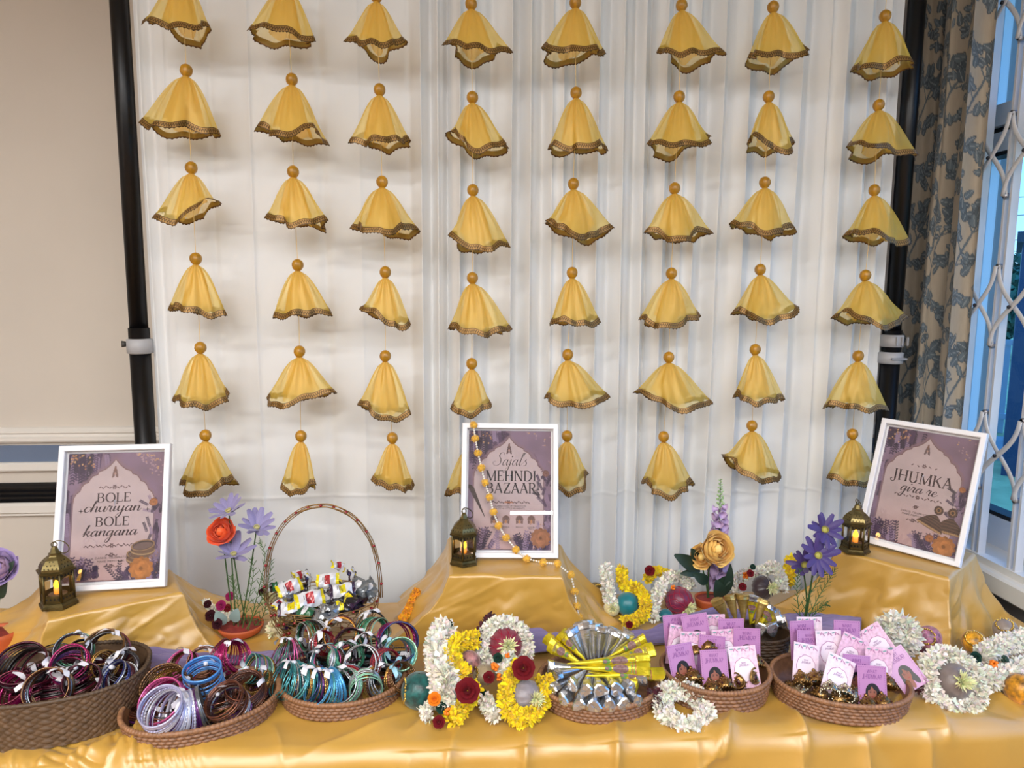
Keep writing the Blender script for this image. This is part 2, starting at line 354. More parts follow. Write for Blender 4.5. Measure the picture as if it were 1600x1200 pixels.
for i, z in enumerate(zs):
    t = (2.62-z)/2.3; sh = .010*np.sin(xs*9+1)*t + .006*np.sin(xs*23)*t
    xx = xs + sh; y = np.zeros(NX)
    for X, a, w in zip(fx, fa, fw*(1+.5*t)):
        u = (xx - X)/w
        y += a*np.where(u < 0, np.exp(-np.abs(u)*.55), np.exp(-np.abs(u)*1.7))*np.sign(1) if a > 0 else a*np.exp(-(u*.8)**2)
    y = y*(.85+.25*t) + .006*fbm(xx*7, np.full(NX, z*1.2)) + .004*np.sin(xs*17+z*.6)
    y += .0022*np.exp(-((z-.97-.004*np.sin(xs*14))/.004)**2)
    P[i] = np.stack([xs, YD + .03 - y, np.full(NX, z)], -1)
b = MB(); b.grid(P); tag(b.build('white_drape', M_drape), 'white pleated fabric drape hung behind the yellow bells', 'drape')

M_pole = mat('black_pole_metal', '#0b0b0f', .35, .3); M_col = mat('grey_collar_plastic', '#a9a9ad', .45)
st = thing('drape_stand', 'black metal drape stand with two tall poles and grey collars', 'stand', (.2, 1.95, 0))
XP = (-.836, 1.247)
for X in XP:
    b = MB(); b.tube([(X-.2, 0, .0), (X-.2, 0, 1.44)], .0262, 24); b.build('pole', M_pole, st)
    b = MB(); b.tube([(X-.2, 0, 1.44), (X-.2, 0, 2.66)], .0228, 24); b.build('pole', M_pole, st)
    b = MB(); b.box((X-.2, 0, .006), (.4, .4, .012)); b.build('foot_plate', M_pole, st, smooth=False)
def collar(X, z0, z1, r):
    b = MB(); b.lathe([(r-.006, z0), (r, z0+.002), (r, z1-.002), (r-.006, z1)], 28, (X-.2, 0, 0)); return b.build('collar', M_col, st)
collar(XP[0], 1.372, 1.412, .032)
b = MB(); b.tube([(XP[0]-.2-.03, -.008, 1.398), (XP[0]-.2-.041, -.012, 1.398)], [.007, .009], 10); b.build('knob', mat('knob_dark', '#3d3a38', .5), st)
collar(XP[1], 1.344, 1.378, .0335)
c2 = collar(XP[1], 1.392, 1.428, .0315)
for k in range(3):
    b = MB(); b.box((XP[1]-.2-.006+k*.016, -.0335, 1.41), (.0035, .006, .024)); b.build('clamp_rib', M_col, st, smooth=False)
b = MB(); b.box((XP[1]-.2+.004, -.035, 1.36), (.045, .005, .006)); b.build('clamp_lever', mat('clamp_dark_grey', '#8b8b90', .5), st, smooth=False)  # short raised bar, a darker grey than the collars
b = MB(); b.tube([(XP[0]-.25, 0, 2.64), (XP[1]-.15, 0, 2.64)], .02, 16); b.build('crossbar', M_pole, st)

# curtain with a printed leaf pattern: the print is drawn into the cloth's own colours
NU, NZ = 330, 620
us = np.linspace(0, 1, NU); zz = np.linspace(2.66, .62, NZ); W = .74
A0, A1 = onx(1404, 457, 1.40), onx(1519, 457, 1.40)
Pc = np.zeros((NZ, NU, 3)); dirv = np.array([A1.x-A0.x, A1.y-A0.y]); 
for i, z in enumerate(zz):
    fl = .033*np.sin(us*2*pi*3.1+.35*np.sin(z*1.7)+.7) + .010*np.sin(us*2*pi*7.3+z) + .004*fbm(us*9, np.full(NU, z*2))
    wv = us + .055*np.sin(us*2*pi*3.1*2+.5)/3
    Pc[i, :, 0] = A0.x + dirv[0]*wv + fl*.75 - .012; Pc[i, :, 1] = A0.y + dirv[1]*wv + fl*.45; Pc[i, :, 2] = z
U = np.broadcast_to(us*W, (NZ, NU)); Zg = np.broadcast_to(zz[:, None], (NZ, NU))
base = np.array(lin('#a69c8d')); pr1 = np.array(lin('#57646e')); pr2 = np.array(lin('#7b8388')); pr3 = np.array(lin('#454f58'))
C = np.tile(base, (NZ, NU, 1)); C *= (1 + .04*fbm(U*200, Zg*40))[..., None]
rg = np.random.default_rng(5)
def dab(cx, cy, a, b_, ang, col, veins=True):
    dx_, dy_ = U-cx, Zg-cy; m = (np.abs(dx_) < a+b_) & (np.abs(dy_) < a+b_)
    if not m.any(): return
    p = dx_[m]*cos(ang)+dy_[m]*sin(ang); q = -dx_[m]*sin(ang)+dy_[m]*cos(ang)
    d = (p/a)**2+(q/(b_*(1-.35*p/a)))**2; k = d < 1
    sub = C[m]; sub[k] = col; 
    if veins: v = k & (np.abs(q) < .0012); sub[v] = pr2*1.15; e_ = k & (d > .78); sub[e_] = pr3
    C[m] = sub
def stem(p0, p1, w, col):
    p0 = np.array(p0); p1 = np.array(p1); d = p1-p0; L_ = (d**2).sum(); t = np.clip(((U-p0[0])*d[0]+(Zg-p0[1])*d[1])/L_, 0, 1)
    q = (U-p0[0]-t*d[0])**2+(Zg-p0[1]-t*d[1])**2; C[q < w*w] = col
RH, RW = .40, .25
for rr_ in range(-1, 12):
    for cc in range(-1, 4):
        ox, oz = cc*RW+(.5*RW if rr_ % 2 else 0), .55+rr_*RH*.5
        trunk = [(ox, oz), (ox+.03, oz+.07), (ox+.08, oz+.16), (ox+.15, oz+.25)]
        for a, c in zip(trunk[:-1], trunk[1:]): stem(a, c, .0035, pr1)
        for (bx, bz, ex, ez) in ((.03, .07, -.05, .17), (.08, .16, .03, .27), (.08, .16, .17, .19), (.03, .07, .13, .10), (.05, .11, .0, .21)):
            stem((ox+bx, oz+bz), (ox+ex, oz+ez), .0022, pr1)
            for k in range(13):
                t = rg.random()*.75+.3; dab(ox+bx+(ex-bx)*t+rg.normal()*.012, oz+bz+(ez-bz)*t+rg.normal()*.012, .013+.008*rg.random(), .007+.004*rg.random(), rg.random()*pi, pr1*(.8+.5*rg.random()))
        for k in range(7): dab(ox+.10+rg.normal()*.016, oz+.23+rg.normal()*.016, .02, .013, rg.random()*pi, pr1*(.8+.4*rg.random()))
b = MB(); b.grid(Pc); cur = b.build('curtain', mat('leaf_print_cloth', '#a69c8d', .85, vcol=True, Sheen_Weight=.2), colors=C.reshape(-1, 3))
tag(cur, 'beige curtain with slate blue leaf print gathered beside the window', 'curtain')
# ================================================================ yellow bells on threads
YBELL = 1.838
BELLS = [  # per thread: (knot x, y, hem left x, right x, lowest y)
 [(284,-42,228,334,66),(291,110,224,344,211),(299,262,248,348,354),(306,404,263,358,496),(313,543,268,361,636),(321,680,280,369,767)],
 [(447,-28,390,497,71),(456,124,397,510,222),(458,268,415,516,360),(465,414,427,520,497),(468,549,416,526,632),(470,681,440,496,768)],
 [(588,-6,539,635,90),(593,140,546,641,236),(597,284,543,655,371),(602,425,566,642,514),(602,556,561,643,654),(613,684,581,647,764)],
 [(736,6,691,800,96),(738,152,697,795,246),(739,297,701,796,394),(738,434,701,800,524),(737,568,704,768,649),(735,690,695,775,775)],
 [(899,4,845,946,97),(900,145,856,948,241),(896,287,851,958,380),(894,426,859,935,509),(887,554,850,949,633),(886,681,850,920,767)],
 [(1065,8,1025,1127,104),(1061,151,1011,1112,245),(1054,294,1005,1113,379),(1049,427,998,1096,511),(1045,558,989,1105,638),(1037,682,1004,1084,772)],
 [(1208,11,1167,1266,105),(1201,151,1165,1244,246),(1195,285,1138,1243,373),(1188,421,1148,1241,505),(1180,546,1150,1220,630),(1175,665,1128,1221,750)],
 [(1383,25,1332,1428,116),(1373,164,1322,1423,249),(1366,297,1325,1416,384),(1352,430,1306,1412,513),(1341,556,1288,1378,640),(1332,678,1289,1366,755)]]
M_org = sheer_mat('yellow_organza', '#fadf72', .36, .5, .38)
M_org2 = sheer_mat('yellow_organza_fold', '#f7c748', .48, .55, .38)
M_bead = mat('gold_satin_bead', '#b07d12', .38, var=.25, vscale=9, stretch=(14, 14, 1), Specular_IOR_Level=.7)
M_lace = None
def lace_material():
    m = bpy.data.materials.new('bronze_lace'); m.use_nodes = True; t = m.node_tree; p = t.nodes['Principled BSDF']; L = t.links.new
    uv = t.nodes.new('ShaderNodeUVMap'); sp = t.nodes.new('ShaderNodeSeparateXYZ'); L(uv.outputs[0], sp.inputs[0])
    def M(op, a, b_=None, c=None):
        n = t.nodes.new('ShaderNodeMath'); n.operation = op
        for i, v in enumerate((a, b_, c)):
            if v is None: continue
            if isinstance(v, (int, float)): n.inputs[i].default_value = v
            else: L(v, n.inputs[i])
        return n.outputs[0]
    tri = M('ABSOLUTE', M('SUBTRACT', M('FRACT', M('MULTIPLY', sp.outputs[0], 170.0)), .5))
    d = M('ABSOLUTE', M('SUBTRACT', sp.outputs[1], M('MULTIPLY_ADD', tri, .9, .25)))
    edge = M('LESS_THAN', d, .14)
    ed2 = M('MAXIMUM', M('GREATER_THAN', sp.outputs[1], .88), M('LESS_THAN', sp.outputs[1], .12))
    mx = t.nodes.new('ShaderNodeMix'); mx.data_type = 'RGBA'; L(M('MAXIMUM', edge, ed2), mx.inputs[0])
    mx.inputs[6].default_value = (*lin('#94703a'), 1); mx.inputs[7].default_value = (*lin('#4f3716'), 1)
    L(mx.outputs[2], p.inputs['Base Color']); p.inputs['Metallic'].default_value = .45; p.inputs['Roughness'].default_value = .42
    return m
M_lace = lace_material()
M_thread = mat('yellow_thread', '#e9c77a', .6)
bb = MB(); bb.lathe([(.001, .0148), (.006, .0136), (.0108, .0098), (.0136, .0045), (.0142, -.001), (.0132, -.0066), (.0098, -.0115), (.0062, -.0146), (.004, -.017)], 36, ripple=lambda a, z: 1+.035*np.sin(a*11)+.02*np.sin(a*5+1))
ME_BEAD = bb.mesh('bead', M_bead)
ORD = ['topmost in view', 'second down', 'third down', 'fourth down', 'fifth down', 'lowest']
def col_words(c): return ('%s thread from the cream wall' % ['first', 'second', 'third', 'fourth'][c]) if c < 4 else ('%s thread from the leaf-print curtain' % ['first', 'second', 'third', 'fourth'][7-c])
for ci, colb in enumerate(BELLS):
    pts = [ony(hx, hy, YBELL) for hx, hy, *_ in colb]
    top = pts[0] + (pts[0]-pts[1]).normalized()*(2.655-pts[0].z)
    path = [(top.x, 1.90, 2.655), (pts[0].x, YBELL, pts[0].z+.1)] + [tuple(p) for p in pts]
    b = MB(); b.tube(path, .0007, 5)
    tag(b.build('hanging_thread', M_thread), 'thin yellow thread carrying the bells, %s' % col_words(ci), 'thread', 'threads of the yellow bells')
    for ri, (hx, hy, xl, xr, yb) in enumerate(colb):
        h = pts[ri]; rg = np.random.default_rng(ci*31+ri*7+3)
        y0 = YBELL
        lft, rgt, bot = ony(xl, yb-14, y0).x - h.x, ony(xr, yb-14, y0).x - h.x, ony(hx, yb, y0).z - h.z
        o = thing('organza_bell', 'yellow lace-hemmed bell, %s on the %s' % (ORD[ri], col_words(ci)), 'bell', h, group='yellow organza bells')
        inst('bead', ME_BEAD, o, M=Euler((rg.normal()*.12, rg.normal()*.12, rg.random()*6)).to_matrix().to_4x4())
        NT, NR = 168, 17; th = np.arange(NT)*2*pi/NT; H = -bot-.016
        ph = rg.random(8)*2*pi; cx, a = (lft+rgt)/2, (rgt-lft)/2*.97; bdepth = min(.066, a*(.62+.15*rg.random()))
        lively = .26 if ri < 3 else .15
        k2 = 3 if rg.random() < .6 else 4
        rip = 1 + lively*(.55*np.sin(k2*th+ph[0]) + .4*np.sin(5*th+ph[1])) + .05*np.sin(9*th+ph[2])
        hx_, hy_ = np.cos(th)*rip, np.sin(th)*rip
        hx_ = (hx_-hx_.min())/(hx_.max()-hx_.min())*2-1; hy_ = (hy_-hy_.min())/(hy_.max()-hy_.min())*2-1
        zh = .17*np.cos(th)**2*(rg.random(1)*.7+.5) + .10*(1+np.sin(2*th+ph[3]))*.5 + .10*lively/.3*(1+np.sin(3*th+ph[4]))*.5 + .03*np.sin(7*th+ph[5])
        tilt = rg.normal()*.07; zh = zh + tilt*np.cos(th); zh -= zh.min()
        def skirt(scale, shrink, tw):
            rows = []
            for t in np.linspace(0, 1, NR):
                s_ = (.62*t**.55 + .38*t**.95)*scale
                plt = (1-t)**1.5*.28*np.sin(11*th+ph[6]+tw) + .05*t*np.sin(13*th+ph[7]+2*t)
                rx = .0062*(1-t)+a*s_; ry = .0062*(1-t)+bdepth*s_
                mixr = t**1.15
                ux = np.cos(th)*(1-mixr)+hx_*mixr; uy = np.sin(th)*(1-mixr)+hy_*mixr
                x = cx*s_ + rx*ux*(1+plt*.5); y = ry*uy*(1+plt*.5)-.004
                zz_ = -.0155 - H*(t*shrink)*(1-zh*t) - .004*(1-t)*(plt)
                rows.append(np.stack([x, y, zz_], -1))
            return np.array(rows)
        S = skirt(1, 1, 0); b = MB(); b.grid(S, wv=True)
        # gathered frill under the knot and an inner fold of the same cloth
        S2 = skirt(.55, .93, 2.0); b.grid(S2, wv=True, mi=1)
        sk = b.build('skirt', [M_org, M_org2], o)
        # lace: three rings along the hem, the lowest with scallops
        hem, up = S[-1], S[-2]; d = hem-up; d /= np.linalg.norm(d, axis=1)[:, None]
        out = np.stack([np.cos(th), np.sin(th), 0*th], -1)*.0008
        sc_ = .0022*(np.arange(NT) % 3 == 1)
        rows = [hem - d*.0115 + out, hem - d*.005 + out*1.6, hem + d*.0015 + out, hem + d*(.0035+sc_)[:, None] + out]
        Lc = np.array(rows); b = MB(); NT1 = NT
        Lc = np.concatenate([Lc, Lc[:, :1]], 1); b.grid(Lc)
        seg = np.linalg.norm(np.diff(np.concatenate([hem, hem[:1]], 0), axis=0), axis=1); ul = np.concatenate([[0], np.cumsum(seg)])
        uv = np.stack([np.broadcast_to(ul, (4, NT+1)), np.broadcast_to(np.array([1, .5, .12, 0])[:, None], (4, NT+1))], -1).reshape(-1, 2)
        b.build('lace_trim', M_lace, sk, uv=uv)

# ================================================================ table cloth and draped risers
def satin(name, c, rough=.42):
    m = mat(name, c, rough, bump=.55, bscale=24, Specular_IOR_Level=.6, Sheen_Weight=.15, Sheen_Roughness=.4, Coat_Weight=.65, Coat_Roughness=.40, Coat_IOR=1.9)
    m.node_tree.nodes['Principled BSDF'].inputs['Sheen Tint'].default_value = (1, .93, .8, 1); return m
M_satin = satin('yellow_satin', '#c2953c')
TX0, TX1, TY0, TY1, TZ = -1.22, 1.39, 1.168, 1.775, .74
creases = []                           # (x, y, heading, length, width, height) of pressed folds in the cloth
for (ax, ay, bx, by, h) in ((640, 1150, 735, 1060, .007), (700, 1180, 735, 1080, .006), (470, 1180, 640, 1120, .004), (820, 1178, 826, 1140, .008), (965, 1180, 962, 1130, .008), (1095, 1190, 1130, 1140, .008), (1130, 1160, 1150, 1105, .010),
                            (1240, 1120, 1260, 1150, .008), (1215, 1090, 1265, 1160, .006), (1372, 1140, 1440, 1060, .009), (1480, 1140, 1440, 1080, .008), (1590, 1110, 1500, 1050, .005), (250, 1170, 330, 1165, .004),
                            (130, 1190, 200, 1150, .010), (165, 1195, 215, 1160, .011), (205, 1195, 222, 1120, .012), (240, 1190, 210, 1140, .010), (100, 1195, 150, 1165, .009), (60, 1195, 80, 1180, .008), (20, 1190, 30, 1170, .007), (430, 1140, 445, 1190, .004)):
    p, q = onz(ax, ay, TZ), onz(bx, by, TZ); creases.append((p.x, p.y, q.x, q.y, h*1.5, .013))
NX, NS = 620, 250
xs = np.linspace(TX0, TX1, NX); s = np.linspace(0, 1, NS)
dep = TY1-TY0; Ls = np.concatenate([np.linspace(0, dep-.02, 150), dep-.02+np.linspace(.002, .05, 30), dep+.03+np.linspace(.005, .66, 70)])
Pt = np.zeros((NS, NX, 3)); Rr = .026
for i, l in enumerate(Ls):
    if l < dep-.02: y, z, ny, nz = TY1-l, TZ, 0, 1
    else:
        a = min((l-dep+.02)/Rr, pi/2); y = TY0+.02-Rr*sin(a); z = TZ-Rr*(1-cos(a))-max(0, (l-dep+.02)-Rr*pi/2); ny, nz = -sin(a), cos(a)
    yy = TY1 - l
    h = .0045*fbm(xs*6+3, np.full(NX, yy*6), 3) + .011*np.abs(fbm(xs*4.2+yy*2.0, np.full(NX, yy*3.1+xs*.8), 2))
    gath = np.clip(1-np.abs(xs+.62)/.22, 0, 1)*np.clip(1-np.abs(yy-1.17)/.09, 0, 1)
    h = h + gath*.011*np.abs(np.sin(xs*95+8*np.sin(xs*21+yy*25)+yy*30))
    for (ax, ay, bx, by, hh, w) in creases:
        vx, vy = bx-ax, by-ay; L2 = vx*vx+vy*vy
        t = np.clip(((xs-ax)*vx+(yy-ay)*vy)/L2, 0, 1); d2 = (xs-ax-t*vx)**2+(yy-ay-t*vy)**2
        h = h + hh*np.exp(-np.sqrt(d2+1e-8)/w*1.2)*(.35+.65*np.sin(pi*np.clip(t*.9+.1, 0, 1)))
    hang = np.clip((l-dep)/.5, 0, 1)
    if hang > 0:
        h = h + hang*(.030*np.abs(np.sin(xs*12.5+.8*np.sin(xs*5)))**1.5 + .010*np.sin(xs*31+2*np.sin(xs*3)+hang)) + .02*hang
        for px, hh in ((25, .01), (90, .012), (240, .014), (640, .008), (700, .016), (820, .016), (965, .018), (1095, .016), (1262, .018), (1375, .020), (1480, .016)):
            X = onz(px, 1170, TZ).x; h = h + hh*np.exp(-np.abs(xs-X)/.012)*min(1, hang*6+.35)
    Pt[i] = np.stack([xs, y+ny*h, z+nz*h], -1)
b = MB(); b.grid(Pt)
xb = Pt[:, -1].copy(); side = np.stack([xb, xb+np.array([.015, 0, -.25]), xb+np.array([.03, 0, -.64])]); side[:, :, 2] = np.maximum(side[:, :, 2], .02); b.grid(side)
tag(b.build('tablecloth', M_satin), 'yellow satin cloth spread over the display table, hanging down its front', 'tablecloth')

def riser(label, top, zt, bot, seed, zb=TZ, drop=None, name='riser_cloth', rip=.026):
    """satin thrown over a box: flat top, rounded edges, sides that fall outward in folds"""
    rg = np.random.default_rng(seed); top = np.array(top, float); bot = np.array(bot, float); c = top.mean(0); M = 72; NV = 40
    ring_t, ring_b, par = [], [], []
    for i in range(4):
        for k in range(M):
            t = k/M; ring_t.append(top[i]*(1-t)+top[(i+1) % 4]*t); ring_b.append(bot[i]*(1-t)+bot[(i+1) % 4]*t); par.append(i+t)
    T, B, par = np.array(ring_t), np.array(ring_b), np.array(par)
    ang = np.arctan2(B[:, 1]-c[1], B[:, 0]-c[0]); rows = []
    for f in (0, .3, .6, .85, .93, .975): rows.append(np.column_stack([c+(T-c)*f, zt + .0016*fbm((c[0]+(T[:, 0]-c[0])*f)*16, (T[:, 1])*f*16) + .0012])) 
    R = .006; ph = rg.random(6)*6.28
    for k in range(1, NV+1):
        v = k/NV; z = zt-(zt-zb)*(v**1.06) - (R*.15 if k == 1 else 0)
        e = .16*v + .84*v**2.1
        q = T+(B-T)*e; nrm = np.stack([np.cos(ang), np.sin(ang)], -1)
        corner = np.abs((par % 1)-.5)*2
        r_ = rip*v**1.1*(np.sin(par*9.2+ph[0]+1.4*np.sin(par*2+ph[1]))*.5+.5*np.sin(par*17+ph[2]))*(.4+.6*(1-corner)) + rip*.6*v*np.exp(-(1-corner)*9)
        cre = .012*v**.6*np.abs(fbm(par*3.3+seed, v*2.2+par*1.7, 3)) + .008*v**.5*np.exp(-np.abs(np.sin(par*2.1+v*1.9+seed))/.08)
        q = q + nrm*(r_+cre)[:, None]
        rows.append(np.column_stack([q, np.full(len(q), z) + .0*par]))
    b = MB(); k0 = b.grid(np.array(rows), wv=True)
    return tag(b.build(name, M_satin), label, 'cloth')
ML, MM, MR = .870, .903, .908
def XY(px, py, z): p = onz(px, py, z); return (p.x, p.y)
riser('yellow satin draped over the box under the bangle poster', [(-.832, 1.442), (-.608, 1.562), (-.69, 1.705), (-.955, 1.645)], ML, [(-.885, 1.40), (-.555, 1.545), (-.55, 1.79), (-1.19, 1.70)], 1)
riser('yellow satin draped over the box under the bazaar poster', [(-.018, 1.548), (.238, 1.520), (.262, 1.735), (-.022, 1.80)], MM, [(-.145, 1.55), (.31, 1.535), (.43, 1.66), (-.14, 1.80)], 2)
riser('yellow satin draped over the box under the earring poster', [(.940, 1.632), (1.104, 1.447), (1.275, 1.588), (1.111, 1.771)], MR, [(.835, 1.685), (1.09, 1.428), (1.365, 1.575), (1.13, 1.80)], 3)
# violet scarf lying in soft folds along the table
def scarf(pts, w, seed, label):
    rg = np.random.default_rng(seed); C_ = crom([onz(*p, TZ+.012) for p in pts], 26); n = len(C_); m = 44; rows = []
    T = np.gradient(C_, axis=0); T /= np.linalg.norm(T, axis=1)[:, None]; N = np.stack([-T[:, 1], T[:, 0]], -1)
    v = np.linspace(-1, 1, m); s_ = np.cumsum(np.r_[0, np.linalg.norm(np.diff(C_, axis=0), axis=1)])
    for j, vv in enumerate(v):
        ww = w*(1+.22*np.sin(s_*9+seed))
        q = C_[:, :2] + N*(vv*ww + .008*np.sin(s_*17+vv*2))[:, None]
        z = TZ + .006 + .030*(1-vv**2)*(.75+.25*np.sin(s_*13+seed)) + .0058*np.sin(vv*17+1.6*np.sin(s_*11+seed)+s_*6) + .004*np.sin(vv*31+s_*19) + .004*fbm(s_*30, np.full(n, vv*4), 2)
        rows.append(np.column_stack([q, np.maximum(z, TZ+.004)]))
    b = MB(); b.grid(np.array(rows)); return tag(b.build('violet_scarf', mat('violet_cotton', '#83749a', .85, var=.06, vscale=30, Sheen_Weight=.25)), label, 'scarf')
scarf([(170, 1018), (215, 1034), (290, 1032), (360, 1036), (430, 1036), (480, 1020)], .036, 1, 'violet scarf lying in folds before the box of the bangle poster')
scarf([(815, 1004), (850, 1000), (900, 996), (980, 998), (1040, 992), (1110, 972), (1160, 966), (1230, 972), (1290, 974), (1345, 984)], .030, 2, 'violet scarf winding behind the foil cones and the earring trays')
# ================================================================ lettering drawn with a pen
def arc(cx, cy, rx, ry, a0, a1, n=16): return [(cx+rx*cos(radians(a0+(a1-a0)*i/n)), cy+ry*sin(radians(a0+(a1-a0)*i/n))) for i in range(n+1)]
V_ = lambda x, w=None: ('s', [(x, 0), (x, 1)], w)
CAPS = {
 'B': (.74, [V_(.14), ('a', [(.14, 1), (.36, 1)]+arc(.36, .765, .22, .235, 90, -90)+[(.14, .53)]), ('a', [(.14, .53), (.38, .53)]+arc(.38, .265, .26, .265, 90, -90)+[(.14, 0)])]),
 'O': (.90, [('a', arc(.45, .5, .39, .51, 90, 450, 36))]),
 'L': (.64, [V_(.14), ('t', [(.14, .01), (.58, .01), (.6, .22)])]),
 'E': (.68, [V_(.14), ('t', [(.14, .99), (.58, .99), (.6, .80)]), ('t', [(.14, .52), (.46, .52)]), ('t', [(.14, .01), (.60, .01), (.63, .22)])]),
 'M': (1.06, [('st', [(.12, 0), (.14, 1)]), ('k', [(.14, 1), (.52, .04)]), ('t', [(.52, .04), (.90, 1)]), V_(.92)]),
 'H': (.88, [V_(.15), V_(.73), ('t', [(.15, .52), (.73, .52)])]),
 'N': (.88, [('st', [(.13, 0), (.13, 1)]), ('k', [(.13, 1), (.74, .0)]), ('st', [(.74, 0), (.74, 1)])]),
 'D': (.88, [V_(.15), ('a', [(.15, 1), (.34, 1)]+arc(.34, .5, .45, .5, 90, -90, 22)+[(.15, 0)])]),
 'I': (.32, [V_(.16)]),
 'Z': (.74, [('t', [(.08, .8), (.1, .99), (.66, .99)]), ('k', [(.64, 1), (.1, 0)]), ('t', [(.1, .01), (.66, .01), (.69, .22)])]),
 'A': (.78, [('st', [(.05, 0), (.38, 1)]), ('k', [(.37, 1.02), (.72, 0)]), ('t', [(.17, .36), (.58, .36)])]),
 'R': (.78, [V_(.14), ('a', [(.14, 1), (.36, 1)]+arc(.36, .75, .23, .25, 90, -90)+[(.14, .5)]), ('k', [(.34, .5), (.70, 0)])]),
 'R~': (.95, [V_(.14), ('a', [(.14, 1), (.36, 1)]+arc(.36, .75, .23, .25, 90, -90)+[(.14, .5)]), ('k', [(.34, .5), (.66, .03), (.74, -.06)]), ('t', [(.72, -.05), (.85, -.14), (.98, -.1), (1.02, .04), (.94, .12), (.88, .06)])]),
 'J': (.46, [('s1', [(.30, .02), (.30, 1)], None), ('t', [(.30, .05), (.27, -.12), (.12, -.22), (-.04, -.14), (-.08, .0), (.0, .08), (.07, .02)])]),
 'U': (.86, [('s1', [(.15, .28), (.15, 1)], None), ('a', [(.15, .3)]+arc(.42, .28, .27, .29, 180, 360)), ('st1', [(.69, .28), (.69, 1)])]),
 'K': (.80, [V_(.14), ('t', [(.66, 1), (.15, .42)]), ('k', [(.31, .60), (.72, 0)])]),
 'W': (1.12, [('k', [(.04, 1), (.31, 0)]), ('t', [(.31, 0), (.56, 1)]), ('k', [(.54, 1), (.80, 0)]), ('t', [(.80, 0), (1.06, 1)])]),
 'T': (.74, [V_(.37), ('t', [(.04, .8), (.06, .99), (.68, .99), (.70, .8)])]),
 '?': (.5, [('a', [(.06, .78)]+arc(.24, .76, .19, .24, 170, -60)+[(.22, .42), (.22, .28)]), ('k', [(.22, .10), (.22, 0)])]),
 ' ': (.4, [])}
SCR = {
 'c': (.80, [[(.75, .75), (.6, .98), (.3, .9), (.1, .45), (.25, .05), (.55, .05), (.95, .5)]]),
 'h': (.95, [[(-.05, .4), (.38, 1.5), (.52, 2.05), (.36, 2.0), (.24, 1.2), (.12, 0)], [(.12, 0), (.3, .7), (.6, 1), (.72, .8), (.66, .15), (.8, .0), (1.05, .45)]]),
 'u': (1.0, [[(0, .5), (.15, 1), (.12, .3), (.3, 0), (.55, .25), (.75, 1)], [(.75, 1), (.7, .2), (.85, 0), (1.1, .45)]]),
 'r': (.76, [[(0, .45), (.2, 1.12), (.3, .95), (.52, .97), (.45, .4), (.5, .05), (.65, .02), (.85, .45)]]),
 'i': (.50, [[(.02, .5), (.2, 1.0)], [(.2, 1.0), (.15, .5), (.16, .12), (.27, .0), (.54, .45)], 'dot', (.27, 1.55)]),
 'y': (.98, [[(0, .5), (.15, 1), (.12, .35), (.3, .05), (.55, .3), (.72, 1)], [(.72, 1), (.6, -.5), (.35, -1.15), (.08, -1.0), (.3, -.45), (.7, -.05), (1.05, .45)]]),
 'a': (.98, [[(.72, .8), (.5, 1), (.2, .8), (.08, .35), (.2, .02), (.45, .15), (.72, .85)], [(.74, 1), (.68, .2), (.82, 0), (1.05, .45)]]),
 'n': (.98, [[(0, .5), (.15, 1), (.12, 0)], [(.12, 0), (.3, .75), (.58, 1), (.7, .8), (.64, .15), (.8, 0), (1.02, .45)]]),
 'k': (.95, [[(-.05, .4), (.38, 1.5), (.52, 2.05), (.36, 2.0), (.24, 1.2), (.12, 0)], [(.14, .3), (.4, .9), (.66, .95), (.6, .65), (.3, .5)], [(.3, .5), (.55, .3), (.7, 0), (1.0, .4)]]),
 'g': (.98, [[(.72, .8), (.5, 1), (.2, .8), (.08, .35), (.2, .02), (.45, .15), (.72, .85)], [(.74, 1), (.6, -.6), (.35, -1.2), (.08, -1.0), (.3, -.45), (.7, -.05), (1.05, .45)]]),
 'e': (.80, [[(.05, .4), (.55, .6), (.55, .95), (.3, .95), (.1, .5), (.22, .05), (.5, .03), (.9, .45)]]),
 'S': (1.35, [[(1.35, 1.75), (1.2, 2.15), (.75, 2.1), (.6, 1.6), (.95, 1.05), (1.0, .4), (.6, 0), (.1, .1), (-.15, .5), (.2, .75)]]),
 'j': (.52, [[(0, .45), (.25, 1), (.12, -.5), (-.12, -1.15), (-.4, -1.0), (-.15, -.4), (.3, .1), (.58, .45)], 'dot', (.3, 1.5)]),
 'l': (.5, [[(0, .4), (.45, 1.6), (.55, 2.15), (.35, 1.9), (.2, .2), (.35, 0), (.6, .45)]]),
 "'": (.22, [[(.12, 2.15), (.04, 1.7)]]),
 's': (.62, [[(0, .45), (.35, 1.05), (.3, .8), (.5, .35), (.4, .02), (.1, .05)]]),
 ' ': (.55, [])}
def stroke(b, pts, wf, M2, lift):
    P = np.array(pts, float); n = len(P); T = np.gradient(P, axis=0); T /= np.linalg.norm(T, axis=1)[:, None]+1e-9; N = np.stack([-T[:, 1], T[:, 0]], -1)
    w = np.array([wf(t) for t in T])/2
    A, B_ = P+N*w[:, None], P-N*w[:, None]; Q = np.stack([A, B_], 1).reshape(-1, 2)
    Q = M2(Q); b.add(np.column_stack([Q[:, 0], np.full(len(Q), -lift), Q[:, 1]]), [(2*i, 2*i+1, 2*i+3, 2*i+2) for i in range(n-1)])
